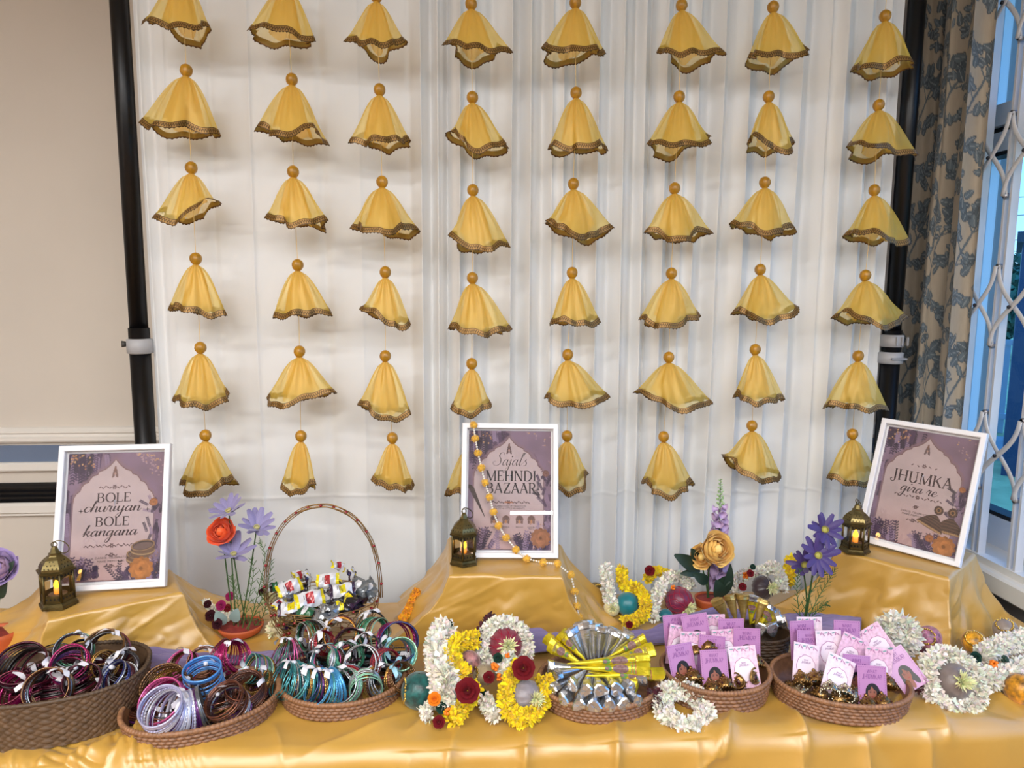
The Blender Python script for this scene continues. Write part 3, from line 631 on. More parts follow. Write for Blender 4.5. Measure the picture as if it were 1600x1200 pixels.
def caps_text(b, txt, cx, z0, h, width=None, thin=.055, thick=.145, lift=.0004, sp=.06, slant=0):
    toks = []; i = 0
    while i < len(txt):
        if txt[i:i+2] in CAPS: toks.append(txt[i:i+2]); i += 2
        else: toks.append(txt[i]); i += 1
    W = sum(CAPS[t][0]+sp for t in toks)-sp; sx_ = h if width is None else width/W; x = 0
    for t in toks:
        adv, strokes = CAPS[t]
        M2 = lambda Q, x=x: np.stack([cx+(x-W/2+Q[:, 0]+slant*Q[:, 1])*sx_, z0+Q[:, 1]*h], -1)
        for s_ in strokes:
            k, pts = s_[0], s_[1]
            if k in ('s', 's1'): wf = lambda T: thick
            elif k in ('st', 'st1', 't'): wf = lambda T: thin*1.25
            elif k == 'k': wf = lambda T: thick*1.02
            else: wf = lambda T: thin+(thick*1.05-thin)*abs(T[1])**1.3
            stroke(b, pts, wf, M2, lift)
            ends = {'s': (0, 1), 'st': (0, 1), 's1': (1,), 'st1': (1,)}.get(k, ())
            for yv in ends:
                xv = pts[0][0] if yv == 0 else pts[1][0]; stroke(b, [(xv-.12, abs(yv-.015)), (xv+.12, abs(yv-.015))], lambda T: thin, M2, lift)
        x += adv+sp
def script_text(b, txt, cx, z0, xh, width, thin=.075, thick=.20, lift=.0004, slant=.42):
    W = sum(SCR[c][0] for c in txt); sx_ = width/W; x = 0
    for c in txt:
        adv, strokes = SCR[c]; i = 0
        M2 = lambda Q, x=x: np.stack([cx+(x-W/2+Q[:, 0])*sx_+slant*Q[:, 1]*xh*.62, z0+Q[:, 1]*xh], -1)
        while i < len(strokes):
            if strokes[i] == 'dot':
                p = strokes[i+1]; stroke(b, [(p[0]-.09, p[1]), (p[0]+.09, p[1])], lambda T: .2, M2, lift); i += 2; continue
            stroke(b, crom(strokes[i], 7), lambda T: thin+(thick-thin)*max(0, -T[1])**1.2, M2, lift); i += 1
        x += adv
def plain_text(b, txt, cx, z0, h, width=None, lift=.0004, mi=0):
    cu = bpy.data.curves.new('t', 'FONT'); cu.body = txt; cu.size = h*1.38; cu.resolution_u = 1
    o = bpy.data.objects.new('t', cu); COL.objects.link(o); dg = bpy.context.evaluated_depsgraph_get(); me = bpy.data.meshes.new_from_object(o.evaluated_get(dg))
    V = np.array([v.co[:] for v in me.vertices]); Fc = [tuple(p.vertices) for p in me.polygons]
    bpy.data.objects.remove(o); bpy.data.curves.remove(cu); bpy.data.meshes.remove(me)
    if len(V) == 0: return
    w = V[:, 0].max()-V[:, 0].min(); k = (width/w) if width else 1.0
    V2 = np.column_stack([(V[:, 0]-V[:, 0].min()-w/2)*k+cx, np.full(len(V), -lift), V[:, 1]+z0]); b.add(V2, Fc, mi)

# ================================================================ posters, painted dot by dot into the print's colours
PW, PH, QX, QZ = .205, .287, 230, 322
def inside(poly, U, V):
    r = np.zeros(U.shape, bool); n = len(poly)
    for i in range(n):
        x1, y1 = poly[i]; x2, y2 = poly[(i+1) % n]
        if y1 == y2: continue
        c = ((y1 > V) != (y2 > V)) & (U < (x2-x1)*(V-y1)/(y2-y1)+x1); r ^= c
    return r
ARCH = [(0, .055), (.02, .075), (.055, .105), (.105, .135), (.165, .152), (.175, .172), (.225, .185), (.255, .212), (.265, .232), (.305, .242), (.335, .27), (.345, .298), (.385, .322), (.41, .36), (.412, .40), (.412, .90), (.395, .945), (.35, .955), (.33, .985), (.0, .992)]
def arch_poly(grow=0.0, foot=None):
    r = [(.49+(x+(grow if x > .01 else 0)), v-(grow if v < .5 else -grow)) for x, v in ARCH]; l = [(.98-x, v) for x, v in reversed(r)]
    return r+l
def poster_colors(kind, seed):
    rg = np.random.default_rng(seed); U, V = np.meshgrid(np.linspace(0, 1, QX), np.linspace(0, 1, QZ)); asp = PH/PW
    n1 = fbm(U*5, V*7, 4)[..., None]
    C = np.array(lin('#75617a'))*np.ones((QZ, QX, 1)) * (1+.25*n1)
    C += (np.array(lin('#8d6f7d'))-C)*np.clip(1.2-1.3*V, 0, 1)[..., None]*.35
    cen = (.62-kind*.02)
    def blend(mask, col, a=1.0):
        C[mask] = C[mask]*(1-a)+np.array(col)*a
    def ell(cx, cy, a, b_, ang, col, al=1.0, ring=None):
        p = (U-cx)*cos(ang)+(V-cy)*asp*sin(ang); q = -(U-cx)*sin(ang)+(V-cy)*asp*cos(ang); d = (p/a)**2+(q/b_)**2
        blend((d < 1) if ring is None else ((d < 1) & (d > ring)), col, al)
    dk = [lin('#30223f'), lin('#3d2b4b'), lin('#4d3756'), lin('#281d36'), lin('#8b7590')]
    def sprig(x, y, L_, ang, n, col, sz=.012):
        sz = sz*1.35
        for k in range(n):
            t = k/n; px, py = x+cos(ang)*L_*t, y+sin(ang)*L_*t/asp
            for s_ in (-1, 1): ell(px+cos(ang+s_*.9)*sz, py+sin(ang+s_*.9)*sz/asp, sz*1.1, sz*.55, ang+s_*.8, col, .9)
    if kind != 1:
        for k in range(34): sprig(.02+rg.random()*.42*(1-.5*rg.random()), rg.random()*.06-.02, .12+.22*rg.random()*(1 if k % 3 else 1.6), pi/2+rg.normal()*.08, 11, dk[k % 5], .012)
        for k in range(10): sprig(.01+rg.random()*.08, .25+rg.random()*.25, .25, pi/2+rg.normal()*.1, 12, dk[k % 5], .011)
    else:
        for k in range(44): sprig(.02+rg.random()*.5, rg.random()*.08-.02, .12+.3*rg.random(), pi/2+rg.normal()*.1, 12, dk[k % 5], .011)
    blend(inside(arch_poly(.022), U, V), lin('#8a6266'), .35 if kind != 2 else .55); blend(inside(arch_poly(.016), U, V), lin('#7f6a79'), .7)
    blend(inside(arch_poly(.006), U, V), lin('#74504c'), .9)
    ins = inside(arch_poly(0), U, V)
    pap = np.array(lin('#b7a3a6'))*(1+.08*n1)+(np.array(lin('#bb8f8c'))-np.array(lin('#b7a3a6')))*np.clip((V-.55)*1.9, 0, 1)[..., None]*.7
    C[ins] = np.broadcast_to(pap, C.shape)[ins]
    # side foliage and gilded blossoms
    for k in range(26):
        if kind == 2: x, y = .86+rg.random()*.13, .45+rg.random()*.25
        else: x, y = .84+rg.random()*.15, .40+rg.random()*.5
        sprig(x, y, .08+.05*rg.random(), -pi/2+rg.normal()*.7, 8, dk[k % 5], .0072)
    for k in range(34): sprig(.02+rg.random()*.36*(rg.random()**.6), .99-rg.random()*.02, .10+.17*rg.random(), -pi/2+rg.normal()*.5, 8, dk[k % 5], .012)
    for k in range(30): sprig(.55+rg.random()*.40, .995, .08+.16*rg.random(), -pi/2+rg.normal()*.5, 8, dk[k % 5], .011)
    gold = [lin('#b98258'), lin('#c79a6a'), lin('#9a6a4c')]
    for k in range(26 if kind != 1 else 10):
        ell(.03+rg.random()*.25, .01+rg.random()*.12, .010, .010, 0, gold[k % 3], .85)
    for k in range(60 if kind == 0 else 14):
        t = rg.random(); ell(.70+t*.29, rg.random()*.27*t+.01, .007+.006*rg.random(), .008, 0, lin('#a98a93') if k % 3 else gold[1], .75)
    for k in range(40): ell(.72+rg.random()*.26, .78+rg.random()*.2, .008, .008, 0, lin('#6d6590') if k % 2 else gold[2], .7)
    def bloom(cx, cy, r, col):
        for ring, m in ((1.0, 11), (.78, 9), (.55, 7), (.33, 5)):
            for k in range(m):
                a = k*2*pi/m+ring*3; f = .72+.38*((k*7+int(ring*9)) % 5)/5
                ell(cx+cos(a)*r*ring*.62, cy+sin(a)*r*ring*.62/asp, r*.42, r*.30, a, np.array(col)*f*(1.25-.45*ring), 1)
        ell(cx, cy, r*.16, r*.16, 0, np.array(col)*.45)
    def band(cx, cy, a, b_, h, ang):
        for k in range(14): ell(cx, cy+h*(k/13-.5), a, b_, ang, np.array(lin('#5a4236'))*(.75+.6*((k % 4) == 1)), 1)
        ell(cx, cy-h*.5, a, b_, ang, lin('#8c6c50')); ell(cx, cy-h*.5, a*.86, b_*.8, ang, lin('#3d2c2c')); ell(cx, cy-h*.42, a*.8, b_*.62, ang, lin('#6a5452'))
        for k in range(22): t = k/21*2-1; ell(cx+a*t*.97, cy+h*.1+b_*.9*sqrt(1-t*t*.94)/asp, .008, .008, 0, lin('#a98a63'), .8)
    if kind == 0:
        band(.76, .83, .115, .055, .05, .1); band(.81, .765, .125, .06, .055, -.15); bloom(.80, .915, .125, lin('#b8743a')); bloom(.90, .40, .045, lin('#a5673f'))
    elif kind == 1:
        bloom(.87, .90, .115, lin('#a2694a')); bloom(.93, .36, .04, lin('#7d5550'))
        for t in np.linspace(0, 1, 40): ell(.04+.17*t, .48+.25*t, .045*(1-t)+.004, .02*(1-t)+.003, .6, np.array(lin('#3c3032'))*(.8+.6*(int(t*12) % 2)), 1)
        for k, x in enumerate((.32, .46, .62, .76)):
            ell(x, .745, .045, .045, 0, lin('#7a5a52'), 1, .45); ell(x, .74, .03, .034, 0, lin('#5b3f3c'), .9); ell(x, .765, .012, .022, 0, gold[0], .9); ell(x-.03, .77, .012, .02, 0, lin('#6d4e48'), .9); ell(x+.03, .77, .012, .02, 0, lin('#6d4e48'), .9)
    else:
        def jh(cx, cy, s_, ang):
            for t in np.linspace(0, 1, 26): ell(cx+sin(ang)*t*s_*.55, cy+cos(ang)*t*s_*.55/asp, .02+s_*.52*t**.6, .02, ang*-1, np.array(lin('#4c352e'))*(.7+.7*(int(t*9) % 2)), 1)
            for k in range(13): t = k/12*2-1; ell(cx+sin(ang)*s_*.56+t*s_*.5*cos(ang), cy+(cos(ang)*s_*.56-t*s_*.5*sin(ang))/asp, .012, .012, 0, lin('#a5835c'))
            ell(cx-sin(ang)*.05, cy-cos(ang)*.06, .05, .055, ang, lin('#4a332c')); ell(cx-sin(ang)*.05, cy-cos(ang)*.06, .028, .03, ang, lin('#8e6a4a')); ell(cx-sin(ang)*.05, cy-cos(ang)*.06, .016, .018, ang, lin('#3b2826'))
        jh(.88, .70, .28, -.05); jh(.72, .70, .26, -.35); bloom(.86, .93, .12, lin('#b57440')); bloom(.70, .89, .045, lin('#a5673f')); bloom(.93, .435, .035, lin('#a5673f'))
    # small ornaments on the paper
    ik = lin('#5d4448')
    def orn(v, half, n, cx=.49):
        for k in range(n):
            t = (k/(n-1)*2-1)
            if abs(t) < .12: continue
            ell(cx+half*t, v+.006*sin(k*2.1), .016, .006, (.7 if k % 2 else -.7), ik, .95)
        for k in range(6): ell(cx+.016*cos(k*pi/3), v+.016*sin(k*pi/3)/asp, .011, .007, k*pi/3, ik, 1)
    for r_, w in ((.0, .012), (.015, .02), (.032, .03), (.05, .038)): 
        for s_ in (-1, 1): ell(.49+s_*w*.5, .135+r_, .020, .011, s_*.9, lin('#6d4d4a') if kind == 0 else ik, .9)
    ell(.49, .125, .012, .03, 0, lin('#77534c'), .95); ell(.49, .165, .01, .012, 0, lin('#b08a80'), 1)
    if kind == 0: orn(.272, .15, 12); orn(.728, .27, 24); orn(.80, .05, 5); orn(.885, .06, 5)
    elif kind == 1:
        orn(.605, .24, 20)
        for k in range(8): ell(.49+(k-3.5)*.012, .605, .012, .007, k, lin('#a3603c'), .8)
        for s_ in (-1, 1): 
            for k in range(12): ell(.49+s_*(.30+.09*k/11), .19+.14*k/11+rg.normal()*.01, .011, .006, k*2.1, lin('#6b5064'), .9)
    else: orn(.30, .13, 5); orn(.575, .25, 16); orn(.66, .02, 3); orn(.775, .06, 5)
    return C.reshape(-1, 3)
M_print = mat('printed_paper', '#807080', .6, vcol=True); M_ink = mat('print_ink', '#3f2f36', .6); M_ink2 = mat('print_ink_dark', '#22202a', .6)
M_frame = mat('white_frame_wood', '#e9e8ec', .38, var=.015, vscale=30); M_back = mat('frame_backing', '#c8c9d4', .7)
glass_mat('picture_glass', (.98, .985, .98), 1.5, .0, 1.0)
FW, FH = .235, .322
def picture_frame(label, loc, yaw, lean, roll, kind, letter):
    M = Matrix.Translation(loc) @ (Matrix.Rotation(yaw, 4, 'Z') @ Matrix.Rotation(-lean, 4, 'X') @ Matrix.Rotation(roll, 4, 'Y'))
    o = thing('picture_frame', label, 'picture frame', M=M); w, d = .0125, .020
    prof = [(0, 0), (0, -d+.002), (.0015, -d), (w-.0015, -d), (w, -d+.0015), (w, -.004), (w+.004, -.004), (w+.004, 0)]   # inward, depth
    b = MB(); rows = []
    for (sx_, sz) in ((-1, 0), (1, 0), (1, 1), (-1, 1)):
        rows.append([(sx_*(FW/2-i), y, (i if sz == 0 else FH-i)) for i, y in prof])
    b.grid(np.array(rows), wu=True); b.build('moulding', M_frame, o, smooth=False)
    b = MB(); b.box((0, -.0022, FH/2), (FW-2*w+.004, .002, FH-2*w+.004)); b.build('backing_board', M_back, o, smooth=False)
    b = MB(); b.box((0, -.0125, FH/2), (FW-2*w, .0014, FH-2*w)); b.build('glazing', MATS['picture_glass'], o, smooth=False)
    b = MB(); b.tube([(0, .002, FH*.62), (0, .075, .028)], [.012, .012], 4, flat=.3); b.build('easel_leg', M_back, o, smooth=False)
    xs = np.linspace(-PW/2, PW/2, QX); zs = np.linspace(FH/2+PH/2, FH/2-PH/2, QZ); b = MB()
    P = np.zeros((QZ, QX, 3)); P[..., 0] = xs; P[..., 1] = -.0036; P[..., 2] = zs[:, None]; b.grid(P[:, ::-1] if False else P)
    pr = b.build('print', M_print, o, colors=poster_colors(kind, 11+kind))
    b = MB(); letter(b); lt = b.build('lettering', M_ink2 if kind == 1 else M_ink, pr, loc=(0, -.0036, 0), smooth=False)
    return o
X_ = lambda u: (u-.5)*PW
Z_ = lambda v: FH/2+PH/2-v*PH
def L0(b):
    caps_text(b, 'BOLE', X_(.49), Z_(.388), .0200, .35*PW); script_text(b, 'churiyan', X_(.475), Z_(.463), .0118, .585*PW)
    caps_text(b, 'BOLE', X_(.485), Z_(.575), .0200, .35*PW); script_text(b, 'kangana', X_(.465), Z_(.652), .0118, .55*PW)
    plain_text(b, 'DANCE. CELEBRATE.', X_(.49), Z_(.828), .0046, .32*PW); plain_text(b, 'MAKE MEMORIES.', X_(.49), Z_(.855), .0046, .28*PW)
    for u in (.16, .84, .30, .68):
        v = .455 if u in (.16, .84) else .825; k = .006 if u in (.16, .84) else .003
        b.add([(X_(u)-k, -.0004, Z_(v)), (X_(u), -.0004, Z_(v)-k*.2), (X_(u)+k, -.0004, Z_(v)), (X_(u), -.0004, Z_(v)+k*.2)], [(0, 1, 2, 3)])
        b.add([(X_(u)-k*.2, -.0004, Z_(v)), (X_(u), -.0004, Z_(v)-k), (X_(u)+k*.2, -.0004, Z_(v)), (X_(u), -.0004, Z_(v)+k)], [(0, 1, 2, 3)])
def L1(b):
    script_text(b, "Sajal's", X_(.50), Z_(.295), .0145, .40*PW, .04, .11)
    caps_text(b, 'MEHNDI', X_(.515), Z_(.425), .0245, .60*PW); caps_text(b, 'BAZAAR~'.replace('R~', 'R~'), X_(.53), Z_(.528), .0245, .62*PW)
    plain_text(b, 'A CELEBRATION OF TRADITION,', X_(.49), Z_(.642), .0044, .42*PW); plain_text(b, 'BEAUTY & LITTLE MOMENTS', X_(.49), Z_(.663), .0044, .38*PW)
    for x, t in ((.32, 'MEHNDI'), (.46, 'JHUMKAS'), (.62, 'BANGLES'), (.76, 'HAIR')): plain_text(b, t, X_(x), Z_(.815), .0030, .085*PW)
    plain_text(b, 'GIFTS', X_(.76), Z_(.830), .0030, .06*PW)
    plain_text(b, 'DANCE. CELEBRATE.', X_(.50), Z_(.905), .0032, .28*PW); plain_text(b, 'MAKE MEMORIES.', X_(.50), Z_(.922), .0032, .22*PW)
def L2(b):
    caps_text(b, 'JHUMKA', X_(.49), Z_(.455), .0270, .66*PW); script_text(b, 'gira re', X_(.48), Z_(.540), .0125, .40*PW)
    plain_text(b, 'DANCE. CELEBRATE.', X_(.49), Z_(.715), .0046, .30*PW); plain_text(b, 'MAKE MEMORIES.', X_(.49), Z_(.740), .0046, .26*PW)
picture_frame('white framed purple poster lettered Bole Churiyan Bole Kangana', (-.7738, 1.586, ML+.004), radians(6.5), radians(17), radians(.5), 0, L0)
picture_frame('white framed purple poster lettered Mehndi Bazaar', (.1245, 1.638, MM+.004), radians(-2), radians(15.8), radians(.8), 1, L1)
picture_frame('white framed purple poster lettered Jhumka Gira Re, standing beside the window', (1.1038, 1.5995, MR+.002), radians(-50.9), radians(18.5), radians(1.5), 2, L2)

# ================================================================ pom-pom garland over the middle poster
M_pom = mat('yellow_pompom_wool', '#e6b636', .9, var=.15, vscale=200, Sheen_Weight=.5); M_pearl = mat('white_bead', '#e8e4dc', .25)
PM = MB(); rg = np.random.default_rng(3)
PM.ell((0, 0, 0), .0072, 12, 8)
for k in range(260):
    v = rg.normal(size=3); v /= np.linalg.norm(v); w_ = np.cross(v, rg.normal(size=3)); w_ /= np.linalg.norm(w_); L_ = .0092+.0012*rg.random()
    PM.add([v*.005-w_*.0007, v*.005+w_*.0007, v*L_+w_*.0004, v*L_-w_*.0004], [(0, 1, 2, 3)])
ME_POM = PM.mesh('pompom', M_pom); sb = MB(); sb.ell((0, 0, 0), .0026, 8, 6); ME_SEED = sb.mesh('bead', M_pearl)
pomg = thing('pompom_garland', 'yellow pompom and white bead garland slung over the Mehndi Bazaar poster', 'garland', (.1, 1.6, MM))
fM = Matrix.Translation((.1245, 1.638, MM+.004)) @ Matrix.Rotation(radians(-2), 4, 'Z') @ Matrix.Rotation(-radians(15.8), 4, 'X')
def onframe(px, py):                  # where a sight line meets the front of the middle poster's moulding
    n = fM.to_3x3() @ Vector((0, -1, 0)); q = fM @ Vector((0, -.026, 0)); d = ray(px, py); c0 = Vector((0, 0, CAM_Z)); t = (q-c0).dot(n)/d.dot(n); return c0+d*t
key = [onframe(*p) for p in ((740, 664), (742.5, 685), (747, 708), (752, 731), (758, 754), (765, 777), (771, 800), (779, 821), (791, 840), (806, 859))]
key += [onz(823, 873, MM+.010), onz(849, 879, MM+.010), onz(871, 881, MM+.010)]
key += [Vector(v) for v in (onz(892, 898, .885), onz(898, 924, .85), onz(901, 947, .82), onz(905, 965, .795), onz(907, 982, .775))]
for i, p in enumerate(key):
    inst('pompom', ME_POM, pomg, M=Matrix.Translation(p-pomg.location) @ Euler((i, i*2, 0)).to_matrix().to_4x4())
    if i < len(key)-1:
        q = key[i+1]; L_ = (q-p).length; n = 4
        for k in range(n):
            t = (.26+.48*k/(n-1)); r = p.lerp(q, t)-pomg.location; inst('bead', ME_SEED, pomg, loc=r)
b = MB(); b.tube([p-pomg.location for p in key], .0006, 5); b.build('string', M_thread, pomg)

# ================================================================ brass lanterns with lit candles
M_brass = mat('antique_brass', '#5c5030', .38, .85, var=.35, vscale=60, bump=.35, bscale=260); M_hole_shade = mat('pierced_shadow', '#120f0a', .9)  # near-black colour painted for the shade inside the lantern's holes
M_brass2 = mat('antique_brass_bright', '#776a44', .32, .85, var=.25, vscale=60)
glass_mat('lantern_glass', (.97, .97, .95), 1.45)
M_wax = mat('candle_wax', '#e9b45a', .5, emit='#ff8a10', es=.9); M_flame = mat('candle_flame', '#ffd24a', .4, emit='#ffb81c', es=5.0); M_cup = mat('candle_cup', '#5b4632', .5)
def lantern(label, cl, loc, rz, s_=1.0):
    M = Matrix.Translation(loc) @ Matrix.Rotation(rz, 4, 'Z') @ Matrix.Scale(s_, 4); o = thing('lantern', label, 'lantern', M=M); R = .0335; k6 = 6
    def hexl(name, prof, m=M_brass):
        b = MB(); b.lathe(prof, 6); return b.build(name, m, o, smooth=False)
    hexl('base', [(R*1.20, 0), (R*1.20, .005), (R*1.10, .0075), (R*1.06, .012), (R*1.10, .0135), (R*1.02, .015), (R*.98, .0155)])
    a = np.arange(6)*pi/3
    ap = R*cos(pi/6)
    for i in range(6):
        p = (R*.97*cos(a[i]), R*.97*sin(a[i])); b = MB(); b.tube([(p[0], p[1], .014), (p[0], p[1], .079)], .0031, 6); b.build('post', M_brass, o)
        q0 = np.array([R*.97*cos(a[i]), R*.97*sin(a[i])]); q1 = np.array([R*.97*cos(a[(i+1) % 6]), R*.97*sin(a[(i+1) % 6])])
        b = MB(); b.add([(*q0, .016), (*q1, .016), (*q1, .078), (*q0, .078)], [(0, 1, 2, 3)]); b.build('pane', MATS['lantern_glass'], o, smooth=False)
        # friezes with painted dark holes above and below each opening, the upper one with a pointed-arch edge
        for (z0, z1, up) in ((.0155, .030, 0), (.062, .079, 1)):
            n = 13; rows = []; nr = np.array([cos(a[i]+pi/6), sin(a[i]+pi/6)])*.0012
            for t in np.linspace(0, 1, n):
                q = q0*(1-t)+q1*t+nr; e = .007*abs(sin(pi*t*1.0))**.7*(1 if up else 0)
                rows.append([(*q, z0+e), (*q, z1)])
            b = MB(); b.grid(np.array(rows))
            for c in range(4):
                t = .14+.24*c; q = q0*(1-t)+q1*t+nr*1.6; zc_ = (z0+z1)/2+(.0025 if up else 0); u = (q1-q0)/np.linalg.norm(q1-q0)
                b.add([(*(q-u*.0024), zc_), (*q, zc_-.0032), (*(q+u*.0024), zc_), (*q, zc_+.0032)], [(0, 1, 2, 3)], 1)
            b.build('frieze', [M_brass, M_hole_shade], o, smooth=False)
    hexl('eave', [(R*.98, .078), (R*1.20, .0795), (R*1.20, .0825), (R*1.06, .085)])
    rp_ = [(R*1.05, .0845), (R*1.04, .090), (R*.92, .0985), (R*.68, .107), (R*.45, .113), (R*.34, .117)]
    rf = hexl('roof', rp_, M_brass2)
    b = MB()
    for i in range(6):
        am = a[i]+pi/6
        for (zf, rf_, cs) in ((.092, .99, (-.36, -.12, .12, .36)), (.0985, .88, (-.24, 0, .24)), (.105, .70, (-.14, .14))):
            rr_ = R*rf_*cos(pi/6)+.0016; tn = np.array([-sin(am), cos(am)]); ce = np.array([cos(am), sin(am)])*rr_
            for c in cs:
                q = ce+tn*c*R*rf_; b.add([(*(q-tn*.0016), zf), (*q, zf-.002), (*(q+tn*.0016), zf), (*(q-np.array([cos(am), sin(am)])*.001), zf+.002)], [(0, 1, 2, 3)])
    b.build('hole_shade', M_hole_shade, rf, smooth=False)  # dark marks stand in for shaded holes; the roof itself is uncut
    hexl('cap', [(R*.40, .116), (R*.40, .119), (R*.30, .120), (R*.20, .130), (R*.10, .1335), (.001, .134)], M_brass2)
    b = MB(); b.tube([(.006*cos(t), 0, .1375+.006*sin(t)) for t in np.arange(14)*2*pi/14], .0011, 6, closed=True); b.build('top_loop', M_brass, o)
    b = MB(); b.tube([(.012+.0155*cos(t), .003+.005*sin(t), .1305+.0155*sin(t)*.75-.006*cos(t)) for t in np.arange(26)*2*pi/26], .0012, 6, closed=True); b.build('carrying_ring', M_brass, o)
    c = thing('candle', cl, 'candle', M=Matrix.Translation(Vector(loc)+Vector((0, 0, .0165*s_))) @ Matrix.Scale(s_, 4))
    b = MB(); b.lathe([(.0185, 0), (.0185, .0085), (.0175, .0095), (.001, .0095)], 20); b.build('cup', M_cup, c)
    b = MB(); b.lathe([(.0075, .009), (.0075, .020), (.0068, .024)], 14); b.build('wax', M_wax, c)
    b = MB(); b.lathe([(.0055, .023), (.0072, .027), (.0064, .033), (.0036, .039), (.0006, .0445)], 14); b.build('flame', M_flame, c)
    d = bpy.data.lights.new('candle_glow', 'POINT'); d.energy = .035; d.color = (1, .55, .15); d.shadow_soft_size = .006
    g = bpy.data.objects.new('candle_glow', d); COL.objects.link(g); g.location = Vector(loc)+Vector((0, -.0, .062*s_))
lantern('antique brass hexagonal lantern beside the Bole Churiyan poster', 'lit yellow candle glowing inside the lantern by the Bole Churiyan poster', XY(92, 946, ML)+(ML+.003,), .15, .96)
lantern('antique brass hexagonal lantern beside the Mehndi Bazaar poster', 'lit yellow candle glowing inside the lantern by the Mehndi Bazaar poster', XY(725, 880, MM)+(MM+.003,), .42, .90)
lantern('antique brass hexagonal lantern beside the Jhumka poster near the window', 'lit yellow candle glowing inside the lantern by the Jhumka poster', (.982, 1.622, MR+.003), .62, .90)
# ================================================================ baskets and trays
def cane(name, c, rough=.55): return mat(name, c, rough, var=.28, vscale=70, bump=.25, bscale=300)
M_seag = cane('seagrass_weave', '#5d4733'); M_seag_d = cane('seagrass_rim', '#4f3c2a'); M_ratt = cane('rattan_weave', '#835c40', .45); M_ratt_rim = cane('rattan_rim', '#8d6547', .45); M_dkw = cane('dark_wicker', '#43301f')
def sup(th, a, b_, e=2.3):
    c, s_ = np.cos(th), np.sin(th); return a*np.sign(c)*np.abs(c)**(2/e), b_*np.sign(s_)*np.abs(s_)**(2/e)
def wall_mesh(a, b_, h, style, nseg, nrow, flare=.06, e=2.3, t=.004, depth=.0022):
    """woven wall: strands pass over and under, in brick order (rattan) or on the diagonal (seagrass)"""
    SU = 6 if style == 'brick' else 6; SV = 5 if style == 'brick' else 6; nu, nv = nseg*SU, nrow*SV; rows = []
    th = np.arange(nu)*2*pi/nu; U = np.arange(nu)/SU
    for j in range(nv+1):
        v = j/nv; Vv = v*nrow; f = 1-flare*(1-v)
        if style == 'brick':
            row = np.floor(min(Vv, nrow-1e-6)); prof = abs(sin(pi*(Vv % 1)))**.5 if 0 < j < nv else 0
            ph = (U*.5+.5*(row % 2)); over = np.abs(np.sin(pi*ph)); r = depth*(prof*(.45+.9*over**.7) - .6)
        else:
            p, q = U*.5+Vv*.5, U*.5-Vv*.5; k = (np.floor(p)+np.floor(q)) % 2
            fp, fq = np.abs(np.sin(pi*p)), np.abs(np.sin(pi*q)); r = depth*np.where(k == 0, fp*.9*(.4+.6*fq), fq*.6*(.5+.5*fp))
        x, y = sup(th, a*f, b_*f, e); n = np.stack([x/a**2, y/b_**2], -1); n /= np.linalg.norm(n, axis=1)[:, None]
        rows.append(np.column_stack([x+n[:, 0]*r, y+n[:, 1]*r, np.full(nu, v*h)]))
    return np.array(rows)
def basket(name, label, px, z, rot, a, b_, h, style, nseg, nrow, m, mrim, cat='basket', e=2.3, flare=.06, rim_r=.0045, depth=.0034):
    loc = onz(px[0], px[1], z); loc.z = TZ+.0045
    o = thing(name, label, cat, M=Matrix.Translation(loc) @ Matrix.Rotation(radians(rot), 4, 'Z'))
    b = MB(); b.grid(wall_mesh(a, b_, h, style, nseg, nrow, flare, e, depth=depth), wv=True)
    th = np.arange(96)*2*pi/96; rows = []
    for f, zz_ in ((1-.035-flare*.02, h), (1-.05-flare*.5, h*.5), (1-.06-flare, .006), (.6, .005), (.01, .005)): x, y = sup(th, a*f, b_*f, e); rows.append(np.column_stack([x, y, np.full(96, zz_)]))
    b.grid(np.array(rows)[:, ::-1], wv=True)
    x, y = sup(th, a*(1-flare), b_*(1-flare), e); x2, y2 = x*.01, y*.01
    b.grid(np.array([np.column_stack([x, y, 0*x]), np.column_stack([x2, y2, 0*x])])[:, ::1], wv=True); b.build('woven_body', m, o)
    b = MB(); n = 420; th = np.arange(n)*2*pi/n; x, y = sup(th, a*.985, b_*.985, e); b.tube(np.column_stack([x, y, np.full(n, h)]), rim_r*(1+.16*np.sin(th*110)), 8, closed=True); b.build('rim', mrim, o)
    return o, loc
basket('woven_basket', 'deep brown seagrass basket heaped with dark maroon bangles', (95, 1052), .83, 14, .150, .108, .088, 'diag', 108, 14, M_seag, M_seag_d, e=2.4, flare=.09, rim_r=.004, depth=.003)
basket('rattan_tray', 'oval rattan tray of pink, blue and copper bangles', (317, 1100), .77, 20, .138, .104, .036, 'brick', 130, 5, M_ratt, M_ratt_rim, 'tray', 2.1)
basket('rattan_tray', 'round rattan tray crowded with teal and silver bangles', (537, 1062), .77, 2, .124, .108, .036, 'brick', 130, 5, M_ratt, M_ratt_rim, 'tray', 2.1)
basket('rattan_tray', 'round rattan tray filled with silver and yellow foil cones', (934, 1068), .77, 0, .118, .104, .036, 'brick', 130, 5, M_ratt, M_ratt_rim, 'tray', 2.1)
basket('rattan_tray', 'round rattan tray of earring cards between the foil cones and the second card tray', (1117, 1048), .785, 4, .108, .096, .048, 'brick', 110, 6, M_ratt, M_ratt_rim, 'tray', 2.1)
basket('rattan_tray', 'oval rattan tray of earring cards before the Jhumka poster', (1311, 1068), .775, -12, .130, .100, .042, 'brick', 130, 6, M_ratt, M_ratt_rim, 'tray', 2.1)
basket('wicker_basket', 'small dark wicker basket holding kraft and yellow foil cones', (1186, 992), .80, 0, .066, .052, .064, 'brick', 44, 9, M_dkw, M_dkw, e=2.2, flare=.14, rim_r=.003)

